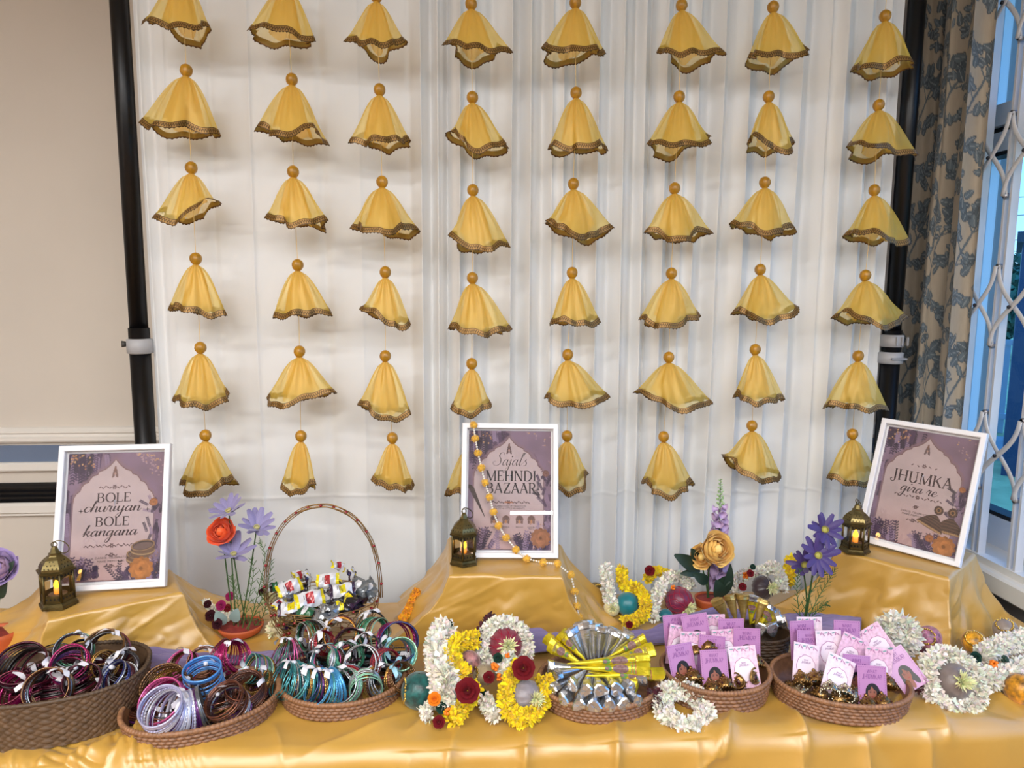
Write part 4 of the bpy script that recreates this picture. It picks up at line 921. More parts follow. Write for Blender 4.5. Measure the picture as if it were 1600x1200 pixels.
# ================================================================ bangle bundles tied with ribbon
HUES = {'maroon': ('#4a0f26', .75), 'wine': ('#6b1230', .7), 'magenta': ('#a3125f', .7), 'pink': ('#d85c9a', .55), 'lilac': ('#b9b8dc', .6), 'white': ('#d5d6e6', .5), 'purple': ('#5a2668', .7), 'blue': ('#4f8fd6', .35), 'navy': ('#1d2a66', .7), 'sky': ('#4e9fd0', .65),
        'teal': ('#2f8088', .7), 'aqua': ('#59a9ad', .7), 'green': ('#2f7d5d', .7), 'mint': ('#8fc3a6', .6), 'silver': ('#b4b8bd', .9), 'gold': ('#b58a45', .9), 'bronze': ('#72502e', .85), 'copper': ('#7a4630', .8), 'brown': ('#4c2a20', .7), 'black': ('#1c1618', .6), 'orange': ('#c98a2c', .7), 'grey': ('#777c82', .85), 'red': ('#8d1426', .7)}
BM = {}
def bangle_mesh(hue, kind):
    if (hue, kind) in BM: return BM[hue, kind]
    c, me_ = HUES[hue]; m = mat('bangle_'+hue, c, .22, me_*.8, Specular_IOR_Level=.8, Coat_Weight=.3)
    b = MB(); n = 72 if kind == 'plain' else 120; a = np.arange(n)*2*pi/n; R = .0315
    if kind == 'plain': r, fl = .0012, 1.0
    elif kind == 'wide': r, fl = .0022, .45
    else: r, fl = .0010+.0011*np.abs(np.sin(a*20))**1.0, 1.0
    if kind == 'wide':
        prof = [(-.0012, -.0024), (.0008, -.0024), (.0012, 0), (.0008, .0024), (-.0012, .0024)]
        rows = [[((R+dr)*cos(t), dy, (R+dr)*sin(t)) for dr, dy in prof] for t in a]; b.grid(np.array(rows), wu=True, wv=True)
    else: b.tube(np.stack([R*np.cos(a), 0*a, R*np.sin(a)], -1), r, 6, closed=True)
    BM[hue, kind] = b.mesh('bangle', m); return BM[hue, kind]
M_rib = mat('white_ribbon', '#dddbe2', .5, var=.05, vscale=80); M_ribb = mat('blue_ribbon', '#8fbfd2', .5)
def ribbon_mb(seed):
    rg = np.random.default_rng(seed); b = MB(); b.ell((0, 0, 0), (.005, .007, .0045), 10, 6)
    for s_ in (-1, 1):
        d = Vector((s_*(.6+.4*rg.random()), -.7-.3*rg.random(), -.2+.7*rg.random())).normalized(); L_ = .018+.012*rg.random(); w = .0035+.002*rg.random(); side = d.cross(Vector((0, .3, 1))).normalized(); rows = []
        for t in np.linspace(0, 1, 9):
            c = d*L_*t+Vector((0, -.004*sin(t*3), .006*sin(t*2.6)-.010*t*t)); ww = w*(.35+.65*min(1, t*2.5)); q = side*ww+Vector((0, 0, .002*sin(t*5+s_))); rows.append([tuple(c-q), tuple(c), tuple(c+q)])
        b.grid(np.array(rows)); b.grid(np.array(rows)[:, ::-1]-np.array([0, 0, .0004]))
    return b
RIBS = [ribbon_mb(i).mesh('ribbon', M_rib) for i in range(5)]; RIBS_B = [ribbon_mb(i+20).mesh('ribbon', M_ribb) for i in range(2)]
def bundle(label, px, z, R, face, tie, hues, n, fan, seed, gap=.0020, rib=None, group=None, beaded=.25, wide=.12):
    """n bangles tied at one point; face = (azimuth to the right of the viewer, elevation) the rings look towards; tie = clock angle of the knot"""
    rg = np.random.default_rng(seed); az, el = radians(face[0]), radians(face[1]); n_ = Vector((sin(az)*cos(el), -cos(az)*cos(el), sin(el)))
    Rm = basis(n_) if abs(n_.z) < .995 else basis(n_, (0, 1, 0)); s_ = R/.0315; c = onz(px[0], px[1], z)
    o = thing('bangle_bundle', label, 'bangles', M=frame4(c, Rm, s_), group=group); ta = radians(tie); tv = Vector((cos(ta), 0, sin(ta))); tp = tv*.0315; ax = Vector((0, 1, 0)).cross(tv)
    for i in range(n):
        k = i-(n-1)/2; h = hues[int(i*len(hues)/n)] if rg.random() < .75 else hues[rg.integers(len(hues))]
        kd = 'beaded' if rg.random() < beaded else ('wide' if rg.random() < wide else 'plain')
        A = Matrix.Translation(tp) @ Matrix.Rotation(radians(fan)*k/(n-1)*1.0+rg.normal()*.035, 4, ax) @ Matrix.Translation(-tp) @ Matrix.Translation(tv*(-.0006*abs(rg.normal()))+Vector((0, k*gap, 0)))
        inst('bangle', bangle_mesh(h, kd), o, M=A)
    rm = (RIBS_B if rib == 'blue' else RIBS)[rg.integers(2 if rib == 'blue' else 5)]
    sg = 1/s_; inst('ribbon', rm, o, M=Matrix.Translation(tp+Vector((0, -.001, 0))) @ Matrix.Rotation(pi/2-ta, 4, 'Y') @ Matrix.Scale(sg*1.05, 4)); 
    return o
G1 = 'bangle bundles in the deep seagrass basket'
B1 = [('dark maroon glass bangle bundle lying flat at the outer end of the seagrass basket', (40, 1046), .835, .041, (-10, 48), 30, ['maroon', 'black', 'wine'], 11, 34),
 ('brown and silver bangle bundle at the front rim of the seagrass basket', (76, 1078), .826, .036, (8, 26), 60, ['brown', 'copper', 'silver', 'bronze', 'lilac'], 12, 22),
 ('maroon bangle bundle with a grey edge near the front of the seagrass basket', (131, 1066), .828, .031, (20, 28), 115, ['maroon', 'magenta', 'black', 'grey'], 11, 34),
 ('magenta and black bangle bundle in the middle of the seagrass basket', (112, 1040), .838, .032, (25, 52), 200, ['magenta', 'black', 'purple', 'magenta'], 11, 40),
 ('wine bangle bundle with green bangles and a white bow at the back of the basket', (115, 1018), .842, .032, (15, 22), 60, ['wine', 'grey', 'silver', 'green', 'mint'], 11, 38),
 ('grey-brown bangle bundle with hanging ribbon at the back of the seagrass basket', (166, 1018), .840, .036, (5, 35), 75, ['bronze', 'silver', 'brown', 'black', 'wine'], 12, 36),
 ('silver and navy bangle bundle inside the end of the basket nearest the scarf', (184, 1058), .832, .027, (-25, 40), 150, ['silver', 'navy', 'maroon', 'grey'], 10, 40),
 ('thin gold and black bangle bundle wedged beside a white knot in the basket', (160, 1040), .826, .026, (60, 30), 250, ['gold', 'black', 'bronze'], 8, 40),
 ('bright magenta bangle bundle half buried at the front of the basket', (22, 1080), .818, .030, (-30, 40), 40, ['magenta', 'wine'], 9, 40),
 ('black bangle bundle with silver studs beside the basket rim near the scarf', (190, 1042), .828, .027, (40, 25), 80, ['black', 'maroon', 'silver'], 8, 40)]
for i, a in enumerate(B1): bundle(a[0], *a[1:], seed=100+i, group=G1)
G2 = 'bangle bundles in the oval rattan tray'
B2 = [('white and lilac bangle bundle fanned open at the front of the oval tray', (276, 1116), .788, .037, (-50, 22), 60, ['lilac', 'white', 'lilac', 'white', 'magenta', 'purple', 'grey'], 18, 88),
 ('large pink bangle bundle with a stone-set edge in the oval tray', (258, 1098), .785, .040, (-28, 42), 25, ['pink', 'pink', 'magenta', 'silver'], 10, 26),
 ('bronze beaded bangle bundle behind the pink ones in the oval tray', (262, 1078), .790, .040, (-22, 48), 20, ['bronze', 'gold', 'bronze'], 10, 34),
 ('plain sky-blue bangle bundle stacked in a drum at the middle of the tray', (318, 1060), .806, .034, (4, 68), 95, ['blue'], 8, 24),
 ('magenta bangle bundle standing on edge under a white bow in the oval tray', (358, 1028), .800, .032, (72, 8), 90, ['magenta', 'magenta', 'wine'], 13, 52),
 ('green and teal bangle bundle at the far end of the oval tray', (402, 1046), .800, .027, (-32, 34), 190, ['teal', 'green', 'mint', 'gold'], 9, 50),
 ('copper-brown bangle bundle lying flat near the rim beside the green bangles', (384, 1080), .790, .033, (-15, 58), 45, ['copper', 'brown', 'copper'], 14, 24),
 ('brown bangle bundle with two stone-set bangles at the front of the oval tray', (358, 1102), .788, .035, (-12, 50), 150, ['copper', 'brown', 'copper', 'silver', 'purple', 'silver'], 15, 32),
 ('brown bangle bundle at the back of the oval tray beside the scarf', (286, 1042), .792, .030, (-30, 40), 110, ['brown', 'bronze', 'pink'], 9, 36),
 ('copper and silver bangle bundle behind the blue drum in the oval tray', (318, 1036), .790, .028, (10, 20), 80, ['copper', 'silver', 'brown'], 9, 40),
 ('gold beaded bangle bundle beside the far rim of the oval tray', (405, 1066), .784, .025, (-20, 45), 100, ['gold', 'bronze'], 7, 30)]
for i, a in enumerate(B2): bundle(a[0], *a[1:], seed=200+i, group=G2, **({'gap': .0048, 'beaded': 0, 'wide': .5} if 'drum' in a[0] else ({'beaded': .9} if 'beaded' in a[0] else ({'wide': .5} if 'lilac' in a[0] else {}))))
G3 = 'bangle bundles in the round rattan tray'
B3 = [('teal bangle bundle standing edge-on at the outer side of the round tray', (455, 1064), .790, .034, (-62, 14), 100, ['teal', 'aqua', 'silver', 'teal'], 10, 46),
 ('turquoise bangle bundle with gold studs beside the edge-on teal ones', (476, 1068), .790, .034, (-58, 16), 80, ['aqua', 'gold', 'teal'], 9, 44),
 ('navy and gold bangle bundle at the front of the round tray', (491, 1072), .790, .034, (-50, 16), 80, ['navy', 'purple', 'gold', 'navy'], 9, 44),
 ('sky-blue and teal bangle bundle at the front middle of the round tray', (510, 1076), .790, .034, (-52, 16), 85, ['sky', 'aqua', 'sky', 'teal'], 10, 44),
 ('grey-silver bangle bundle facing forward at the front of the round tray', (541, 1070), .786, .032, (-12, 16), 120, ['silver', 'mint', 'red', 'grey'], 11, 46),
 ('pale mint-silver bangle bundle facing forward with a clear knot at the bottom', (571, 1072), .782, .031, (12, 14), 270, ['mint', 'silver', 'aqua', 'silver'], 11, 40),
 ('brown and grey bangle bundle at the front near the green ball', (594, 1066), .782, .031, (40, 16), 70, ['grey', 'brown', 'gold', 'silver'], 10, 44),
 ('bronze beaded bangle bundle under the pale blue bow', (624, 1060), .786, .028, (52, 24), 110, ['bronze', 'copper', 'gold'], 10, 36),
 ('red pearl-studded bangle bundle leaning behind the pale blue bow', (602, 1036), .808, .027, (25, 18), 320, ['red', 'wine', 'red'], 7, 22),
 ('mint green bangle bundle with a pale blue bow at the back of the tray', (624, 1024), .806, .032, (28, 26), 140, ['mint', 'aqua', 'silver'], 10, 44),
 ('purple and magenta bangle bundle arching over the back edge of the round tray', (622, 1002), .815, .039, (24, 24), 180, ['navy', 'purple', 'magenta', 'magenta'], 12, 30),
 ('mint and brown bangle bundle fanned at the back of the round tray', (582, 990), .822, .032, (38, 22), 330, ['mint', 'green', 'brown', 'mint'], 11, 52),
 ('black and gold bangle bundle standing highest at the back of the round tray', (580, 978), .822, .030, (18, 14), 95, ['black', 'gold', 'silver'], 8, 30),
 ('mustard and maroon bangle bundle at the back beside the wire basket', (532, 990), .822, .033, (8, 16), 120, ['orange', 'maroon', 'wine'], 11, 22),
 ('dark green bangle bundle below the wire basket with silver studs', (487, 992), .822, .029, (-30, 18), 210, ['green', 'black', 'silver', 'mint'], 11, 50),
 ('thin pinkish maroon bangle bundle in the middle of the round tray', (547, 1010), .822, .033, (5, 32), 35, ['maroon', 'wine', 'silver', 'black'], 10, 40),
 ('small red and silver bangle bundle wrapped in white ribbon', (503, 1006), .816, .024, (60, 20), 90, ['red', 'silver'], 9, 40),
 ('pink and dark green bangle bundle at the outer back edge of the round tray', (450, 1024), .806, .030, (-66, 14), 110, ['green', 'black', 'pink', 'wine'], 9, 50),
 ('teal and rose bangle bundle behind the turquoise ones', (512, 1032), .814, .029, (-20, 24), 150, ['teal', 'pink', 'brown', 'silver'], 10, 46),
 ('emerald and white bangle bundle fanned in the middle of the round tray', (540, 1028), .814, .029, (45, 20), 95, ['green', 'mint', 'white', 'green'], 10, 54),
 ('black and mustard bangle bundle behind the silver arches', (572, 1014), .816, .028, (10, 26), 100, ['black', 'orange', 'grey'], 9, 34),
 ('silver and red bangle bundle arching in the middle of the round tray', (569, 1036), .810, .034, (5, 28), 180, ['silver', 'aqua', 'grey', 'red', 'gold'], 12, 40)]
for i, a in enumerate(B3): bundle(a[0], *a[1:], seed=300+i, group=G3, rib='blue' if ('blue bow' in a[0]) else None, beaded=.9 if 'beaded' in a[0] or 'pearl' in a[0] else .2)

FILL = [('dark bangle bundle mostly buried under the others in the seagrass basket', 'buried bangles in the seagrass basket', [((60, 1062), .80), ((105, 1058), .80), ((150, 1050), .80), ((85, 1036), .80), ((135, 1028), .80), ((30, 1066), .80), ((175, 1036), .80), ((92, 1076), .80), ((55, 1080), .80), ((120, 1068), .805), ((110, 1044), .81)], ['maroon', 'black', 'wine', 'brown'], .036),
 ('dark bangle bundle mostly buried under the others in the oval tray', 'buried bangles in the oval tray', [((290, 1100), .762), ((330, 1090), .762), ((370, 1078), .762), ((300, 1075), .762), ((350, 1060), .762), ((255, 1118), .762), ((318, 1118), .762), ((236, 1118), .762), ((350, 1104), .765), ((392, 1092), .765)], ['brown', 'copper', 'black', 'purple'], .034),
 ('dark bangle bundle mostly buried under the others in the round bangle tray', 'buried bangles in the round bangle tray', [((480, 1050), .764), ((520, 1060), .764), ((560, 1056), .764), ((600, 1046), .764), ((500, 1026), .772), ((545, 1024), .772), ((590, 1022), .772), ((620, 1030), .77), ((470, 1036), .77)], ['black', 'teal', 'maroon', 'grey'], .033)]
for lb_, gp_, spots_, hu_, R_ in FILL:
    for i, (px_, z_) in enumerate(spots_): bundle(lb_, px_, z_, R_, (i*37-60, 74), i*70, hu_, 9, 10, seed=400+i+int(R_*1e4), group=gp_, gap=.0026)

# ================================================================ foil henna cones
def foil_mat(name, c, rough=.22): return mat(name, c, rough, .92, var=.12, vscale=60, bump=.3, bscale=110)
M_silv = foil_mat('silver_foil', '#c9ccd2'); M_silv2 = foil_mat('silver_foil_end', '#d2d5da', .15); M_yel = mat('yellow_printed_foil', '#d6c22a', .25, .55, var=.25, vscale=40, bump=.5, bscale=120); M_kraft = mat('kraft_gold_foil', '#b3985a', .3, .7, var=.2, vscale=50, bump=.5, bscale=120)
M_oval = mat('printed_oval', '#7a5a58', .4, var=.5, vscale=220); M_prg = mat('printed_green', '#4f7a2a', .4); M_prr = mat('printed_red', '#8c3a24', .4)
def cone_parts(L_, R, seed):
    rg = np.random.default_rng(seed); k = 10; ph = rg.random()*6
    b = MB(); rows = []
    for t in np.linspace(0, 1, 14):
        r = .0010+(R-.0010)*t**.92; a = np.arange(k)*2*pi/k
        rr = r*(1+.13*np.sin(3*a+ph)*t+.06*np.sin(5*a+ph*2+t*9))
        rows.append(np.column_stack([np.full(k, t*L_), rr*np.cos(a), rr*np.sin(a)*(.85+.15*cos(ph))]))
    b.grid(np.array(rows), wv=True)
    e = MB(); rows = []
    for x, f in ((0, 1.0), (.003, 1.10), (.012, 1.07), (.022, 1.10), (.0248, .86), (.0252, .05)):
        a = np.arange(k)*2*pi/k; rr = R*f*(1+.13*np.sin(3*a+ph)+.10*np.sin(2*a+ph)*(x/.025)); rows.append(np.column_stack([L_+x+.0012*np.sin(2*a+ph), rr*np.cos(a), rr*np.sin(a)*(.85+.15*cos(ph))]))
    e.grid(np.array(rows), wv=True)
    return b, e
CONES = []
for i in range(6):
    b, e = cone_parts(.105, .0135, i); CONES.append({c: b.mesh('foil_body', m) for c, m in (('silver', M_silv), ('yellow', M_yel), ('kraft', M_kraft))} | {'end': e.mesh('folded_end', M_silv2, smooth=False), 'yend': e.mesh('folded_end', M_yel, smooth=False), 'kend': e.mesh('folded_end', M_kraft, smooth=False)})
def lab_mesh():
    b = MB(); R = .0135; L_ = .105
    def P(x, a): r = .001+(R-.001)*(x/L_)**.92; return (x, r*1.17*cos(a), r*1.08*sin(a))
    def oval(x0, hx, ha, mi, up):
        n = 18; vs = [P(x0, 0)]+[P(x0+hx*cos(t), ha*sin(t)) for t in np.arange(n)*2*pi/n]; vs = [(v[0], v[1]*up, v[2]*up) for v in vs]; b.add(vs, [(0, 1+i, 1+(i+1) % n) for i in range(n)], mi)
    for base in (1,):
        oval(.080, .013, .72, 0, 1.02); oval(.060, .006, .6, 1, 1.02); oval(.058, .0032, .35, 0, 1.05)
        for k in range(4): x = .097+k*.0025; b.add([P(x, -.6), P(x+.0012, -.6), P(x+.0012, .6), P(x, .6)], [(0, 1, 2, 3)], 2 if k % 2 else 1)
    return b.mesh('printed_label', [M_oval, M_prg, M_prr], smooth=False)
ME_LAB = lab_mesh(); cone_n = [0]
def foil_cone(label, base, tip, zb, ztip, kind, group, ends='silver', fat=1.0):
    p, q = onz(base[0], base[1], zb), onz(tip[0], tip[1], ztip); d = (p-q); L_ = d.length; i = cone_n[0] % 6; cone_n[0] += 1
    x = d.normalized(); cam_dir = (Vector((0, 0, CAM_Z))-p).normalized(); y = (cam_dir-x*cam_dir.dot(x)).normalized(); z = x.cross(y); Rm = Matrix((x, y, z)).transposed()
    sc = L_/.129; o = thing('foil_cone', label, 'henna cone', M=Matrix.Translation(q) @ Rm.to_4x4() @ Matrix.Diagonal((sc, fat, fat, 1)), group=group); rl = Matrix.Rotation((i*1.3) % 6.28, 4, 'X')
    inst('foil_body', CONES[i][kind], o, M=rl); inst('folded_end', CONES[i][{'silver': 'end', 'yellow': 'yend', 'kraft': 'kend'}[ends]], o, M=rl)
    if kind == 'yellow': inst('printed_label', ME_LAB, o)
GC = 'foil henna cones in the round tray'
backs = [((890, 982), (916, 1036), .862), ((908, 972), (920, 1034), .872), ((917, 969), (925, 1034), .872), ((928, 974), (929, 1034), .868), ((943, 979), (935, 1034), .864), ((963, 983), (942, 1034), .862), ((983, 986), (948, 1034), .858)]
BN = ['first', 'second', 'third', 'fourth', 'fifth', 'sixth', 'seventh']
for i, (b_, t, z) in enumerate(backs): foil_cone('tall plain silver cone in the upright fan, %s from the maroon ball' % BN[i], b_, t, z, .800, 'silver', GC, fat=1.3)
ylef = [((858, 1006), (912, 1040), .832), ((853, 995), (905, 1034), .840), ((876, 988), (916, 1034), .850)]
for i, (b_, t, z) in enumerate(ylef): foil_cone('yellow printed cone toward the maroon ball, %s' % ['front one', 'outermost one', 'one next to the silver fan'][i], b_, t, z, .806, 'yellow', GC, 'yellow')
yr = [((1012, 1030), (886, 1037), .830, .836, 'topmost and longest, pointing at the maroon ball'), ((1014, 1046), (892, 1043), .822, .828, 'just below the longest'), ((1008, 998), (948, 1028), .846, .815, 'standing beside the silver fan'), ((1022, 1014), (955, 1030), .838, .816, 'second out from the silver fan'), ((1036, 1054), (915, 1056), .808, .818, 'reaching over the rim by the earring cards'), ((1010, 1060), (920, 1050), .806, .812, 'low in the pile with a silver tip'), ((996, 1072), (930, 1052), .798, .806, 'lowest, beside the silver ends')]
for b_, t, z, zt_, w in yr: foil_cone('yellow printed cone %s' % w, b_, t, z, zt_, 'yellow', GC, 'silver' if 'silver tip' in w else 'yellow')
r1 = [((856, 1042), .800), ((866, 1056), .806), ((893, 1072), .808), ((915, 1080), .808), ((939, 1080), .808), ((964, 1078), .808), ((987, 1076), .804)]
r2 = [((861, 1078), .790), ((879, 1094), .788), ((904, 1103), .786), ((928, 1105), .786), ((953, 1104), .786), ((976, 1102), .786), ((999, 1096), .786)]
for i, (b_, z) in enumerate(r1): foil_cone('silver cone butt in the upper front row, %s counting from the maroon ball' % BN[i], b_, (924+(b_[0]-924)*.18, 1044), z, .800, 'silver', GC, fat=.94)
for i, (b_, z) in enumerate(r2): foil_cone('silver cone butt in the lower front row over the rim, %s from the yellow garland' % BN[i], b_, (924+(b_[0]-924)*.25, 1052), z, .784, 'silver', GC, fat=.94)
GK = 'foil henna cones in the small dark basket'
kc = [((1119, 936), (1142, 978), .866, 'kraft', 'first of the upright fan, beside the clay pot'), ((1140, 929), (1152, 977), .868, 'kraft', 'second of the upright fan'), ((1160, 928), (1162, 976), .870, 'kraft', 'third of the upright fan'), ((1177, 931), (1172, 976), .868, 'yellow', 'fourth of the upright fan, printed'), ((1193, 936), (1180, 978), .862, 'kraft', 'fifth of the upright fan'), ((1206, 946), (1186, 980), .852, 'yellow', 'sixth of the upright fan, leaning outward'), ((1220, 960), (1172, 974), .836, 'yellow', 'lying across the rim')]
for i, (b_, t, z, kd, w) in enumerate(kc): foil_cone('henna cone in the dark basket, %s' % w, b_, t, z, .806, kd, GK, 'kraft' if kd == 'kraft' else 'silver')
for i, (b_, z) in enumerate((((1188, 984), .816), ((1208, 984), .818), ((1229, 970), .824))): foil_cone('shiny silver cone butt on the dark basket rim, %s' % ['nearest the first card tray', 'middle of three', 'nearest the purple daisies'][i], b_, (1186, 976), z, .806, 'silver', GK)

# ================================================================ earring cards
M_cardp = mat('card_purple', '#b57eb0', .35, Coat_Weight=.6, Coat_Roughness=.12); M_cardk = mat('card_pink_print', '#dfb4cc', .35, var=.22, vscale=160, Coat_Weight=.6, Coat_Roughness=.12); M_cardl = mat('card_pale_print', '#ead3e0', .32, var=.12, vscale=150, Coat_Weight=.6, Coat_Roughness=.1)
M_cink = mat('card_ink', '#7a3f86', .5); M_hair = mat('card_hair_ink', '#150f14', .4); M_skin = mat('card_skin_ink', '#8f5644', .5); M_lip = mat('card_lip_ink', '#9a3a34', .5); M_bdg = mat('card_badge_pale', '#eadbe6', .4); M_bdo = mat('card_badge_line', '#b27a9e', .4); M_cgrn = mat('card_leaf_ink', '#6f9c98', .4)
CW, CH = .054, .078
def card_body(m):
    b = MB(); b.box((0, 0, CH/2), (CW, .0012, CH)); return b.mesh('card', m, smooth=False)
def eli(b, cx, cz, a, c, mi, lift, n=20, ang=0.0):
    t = np.arange(n)*2*pi/n; x = a*np.cos(t); z = c*np.sin(t); b.add([(cx, -lift, cz)]+[(cx+X*cos(ang)-Z*sin(ang), -lift, cz+X*sin(ang)+Z*cos(ang)) for X, Z in zip(x, z)], [(0, 1+i, 1+(i+1) % n) for i in range(n)], mi)
def dashes(b, mi):
    for k in range(18):
        z = .004+k*(CH-.008)/17
        for s_ in (-1, 1): b.add([(s_*(CW/2-.003)-.0003, -.0009, z-.0011), (s_*(CW/2-.003)+.0003, -.0009, z-.0011), (s_*(CW/2-.003)+.0003, -.0009, z+.0011), (s_*(CW/2-.003)-.0003, -.0009, z+.0011)], [(0, 1, 2, 3)], mi)
    for k in range(13):
        x = -CW/2+.003+k*(CW-.006)/12
        b.add([(x-.0011, -.0009, CH-.0033), (x+.0011, -.0009, CH-.0033), (x+.0011, -.0009, CH-.0027), (x-.0011, -.0009, CH-.0027)], [(0, 1, 2, 3)], mi)
def print_a():
    b = MB(); dashes(b, 0); caps_text(b, 'WHAT', 0, .0645, .0062, .019, .07, .15, .0009); caps_text(b, 'JHUMKA?', 0, .0545, .0080, .036, .07, .15, .0009)
    eli(b, 0, .030, .0135, .0165, 1, .0009); eli(b, .009, .020, .006, .015, 1, .00092, ang=.25); eli(b, -.010, .022, .0045, .012, 1, .00092, ang=-.15)
    eli(b, -.001, .0285, .0082, .0118, 2, .0011); eli(b, .0045, .0375, .0062, .0030, 1, .0013, ang=-.75); eli(b, -.0062, .0372, .0040, .0026, 1, .0013, ang=.85)
    eli(b, -.0045, .0300, .0018, .0007, 1, .0014, 10, .1); eli(b, .0030, .0300, .0018, .0007, 1, .0014, 10, -.1); eli(b, -.0045, .0322, .0022, .0004, 1, .0014, 10, .2); eli(b, .0030, .0322, .0022, .0004, 1, .0014, 10, -.2); eli(b, -.0006, .0225, .0024, .0009, 3, .0014, 12); eli(b, -.001, .012, .0045, .010, 2, .0010)
    return b.mesh('print', [M_cink, M_hair, M_skin, M_lip], smooth=False)
def print_k(flip):
    b = MB()
    for mi, g, l in ((1, .0011, .0009), (0, 0, .0011)):
        n = 60; t = np.arange(n)*2*pi/n; r = (.0185+g)*(1+.07*np.abs(np.sin(4.5*t))); b.add([(0, -l, .034)]+[(R_*cos(T), -l, .034+R_*sin(T)*1.12) for R_, T in zip(r, t)], [(0, 1+i, 1+(i+1) % n) for i in range(n)], mi)
    caps_text(b, 'WHAT', 0, .0452, .0030, .010, .1, .16, .0013); caps_text(b, 'JHUMKA?', 0, .0405, .0036, .019, .1, .16, .0013)
    k0 = len(b.mi); 
    for k in range(8): eli(b, .018+.002*cos(k), .012+.012*(k % 4)/4, .0055, .0018, 2, .0013, 10, k*.8)
    for k in range(9): eli(b, -.021+.0052*k, .073-.0016*(k % 3), .0042, .0012, 1 if k % 3 else 2, .0011, 10, k*1.1)
    # the lettering was added with slot 0: give it the outline ink
    return b, k0
bk, k0 = print_k(0); nb = 120; bk.mi = [bk.mi[i] if (i < nb or i >= k0) else 3 for i in range(len(bk.mi))]
ME_PA = print_a(); ME_PK = bk.mesh('print', [M_bdg, M_bdo, M_cgrn, M_cink], smooth=False)
ME_CARD = {'p': card_body(M_cardp), 'k': card_body(M_cardk), 'l': card_body(M_cardl)}
M_ear = mat('antique_gold_earring', '#8f6d40', .3, .9, var=.3, vscale=200); M_ears = mat('silvered_earring', '#b3a68c', .25, .9, var=.2, vscale=200); M_gem = mat('dark_red_stone', '#3a1016', .2, .3)
def earring_mesh(m, kind):
    b = MB(); rg = np.random.default_rng(kind)
    if kind < 2:
        b.lathe([(.001, .016), (.004, .0155), (.0085, .012), (.0112, .006), (.0120, .001), (.0112, .0), (.006, .004)], 18, caps=False)
        for j, (r, z) in enumerate(((.0122, .0005), (.0112, .006), (.0085, .0115), (.0045, .0152))):
            for k in range(int(r*1500)): t = k*2*pi/int(r*1500); b.ell((r*cos(t), r*sin(t), z), .0014 if j else .0018, 6, 4, mi=1 if (k % 3 == 0 and j == 1) else 0)
        b.ell((0, 0, .0185), .0026, 8, 5)
    else:                             # pointed drop with a dark stone
        for k in range(46):
            t = k/45*2*pi; b.ell((.0088*sin(t)*(1-.35*cos(t)), -.001, .012+.012*-cos(t)*-1*.95), .0015, 6, 4)
        b.ell((0, 0, .010), (.0085, .0022, .0095), 12, 8); b.ell((0, -.0022, .0095), (.0035, .0014, .0050), 10, 6, mi=1)
        for k in range(26): a = rg.random()*6.28; r = rg.random()**.5; b.ell((.0075*r*cos(a), -.0022, .010+.008*r*sin(a)), .0011, 5, 4)
    return b.mesh('earring', [m, M_gem])
EAR = [earring_mesh(M_ear, 0), earring_mesh(M_ears, 1), earring_mesh(M_ear, 2)]
def card(label, px, z, lean, yaw, roll, kind, ear, group, s_=1.0):
    Rm = (Matrix.Rotation(radians(yaw), 3, 'Z') @ Matrix.Rotation(-radians(lean), 3, 'X') @ Matrix.Rotation(radians(-roll), 3, 'Y'))
    c = onz(px[0], px[1], z); o = thing('earring_card', label, 'earring card', M=Matrix.Translation(c) @ Rm.to_4x4() @ Matrix.Scale(s_, 4) @ Matrix.Translation((0, 0, -CH/2)), group=group)
    inst('card', ME_CARD[kind], o); inst('print', ME_PA if kind == 'p' else ME_PK, o)
    if ear is not None:
        for s2 in (-1, 1):
            E_ = Matrix.Translation((s2*.0135, -.0150 if ear < 2 else -.004, .004+.003*s2)) @ Euler((-.35 if ear < 2 else -.05, .25*s2, .5*s2)).to_matrix().to_4x4() @ Matrix.Scale(1.42 if ear < 2 else 1.25, 4); inst('earring', EAR[ear], o, M=E_)
GA, GB = 'earring cards in the round tray', 'earring cards in the oval tray'
A = [('violet portrait card standing outermost at the back of the round tray', (1057, 990), .838, 14, 5, 2, 'p', None), ('glossy violet portrait card tilted highest at the back of the round tray', (1089, 990), .846, 16, -4, 9, 'p', 0), ('pink patterned card just behind the tallest tilted violet card', (1114, 990), .836, 14, 0, 0, 'k', None),
 ('violet portrait card at the back beside the small dark basket', (1143, 997), .834, 14, -2, 0, 'p', None), ('pink patterned card leaning sideways behind the outer front card', (1062, 1008), .822, 16, 10, -14, 'k', None), ('pink patterned card upright behind the outer front violet card', (1083, 1018), .820, 16, 3, -3, 'k', None),
 ('pink patterned card in the middle row before the back violet card', (1134, 1014), .822, 15, 0, 2, 'k', None), ('violet card almost hidden in the middle of the round tray', (1111, 1024), .814, 15, -3, -6, 'p', None), ('violet portrait card at the rim side nearest the dark basket', (1167, 1012), .826, 13, -6, -1, 'p', 0),
 ('violet portrait card at the front nearest the foil cones', (1066, 1038), .810, 20, 8, 4, 'p', 0), ('shiny violet portrait card at the front middle of the round tray', (1117, 1048), .806, 22, 0, 0, 'p', 0), ('pink patterned card with pointed drop earrings at the front of the round tray', (1163, 1042), .810, 22, -8, 6, 'k', 2)]
for a in A: card(*a, GA)
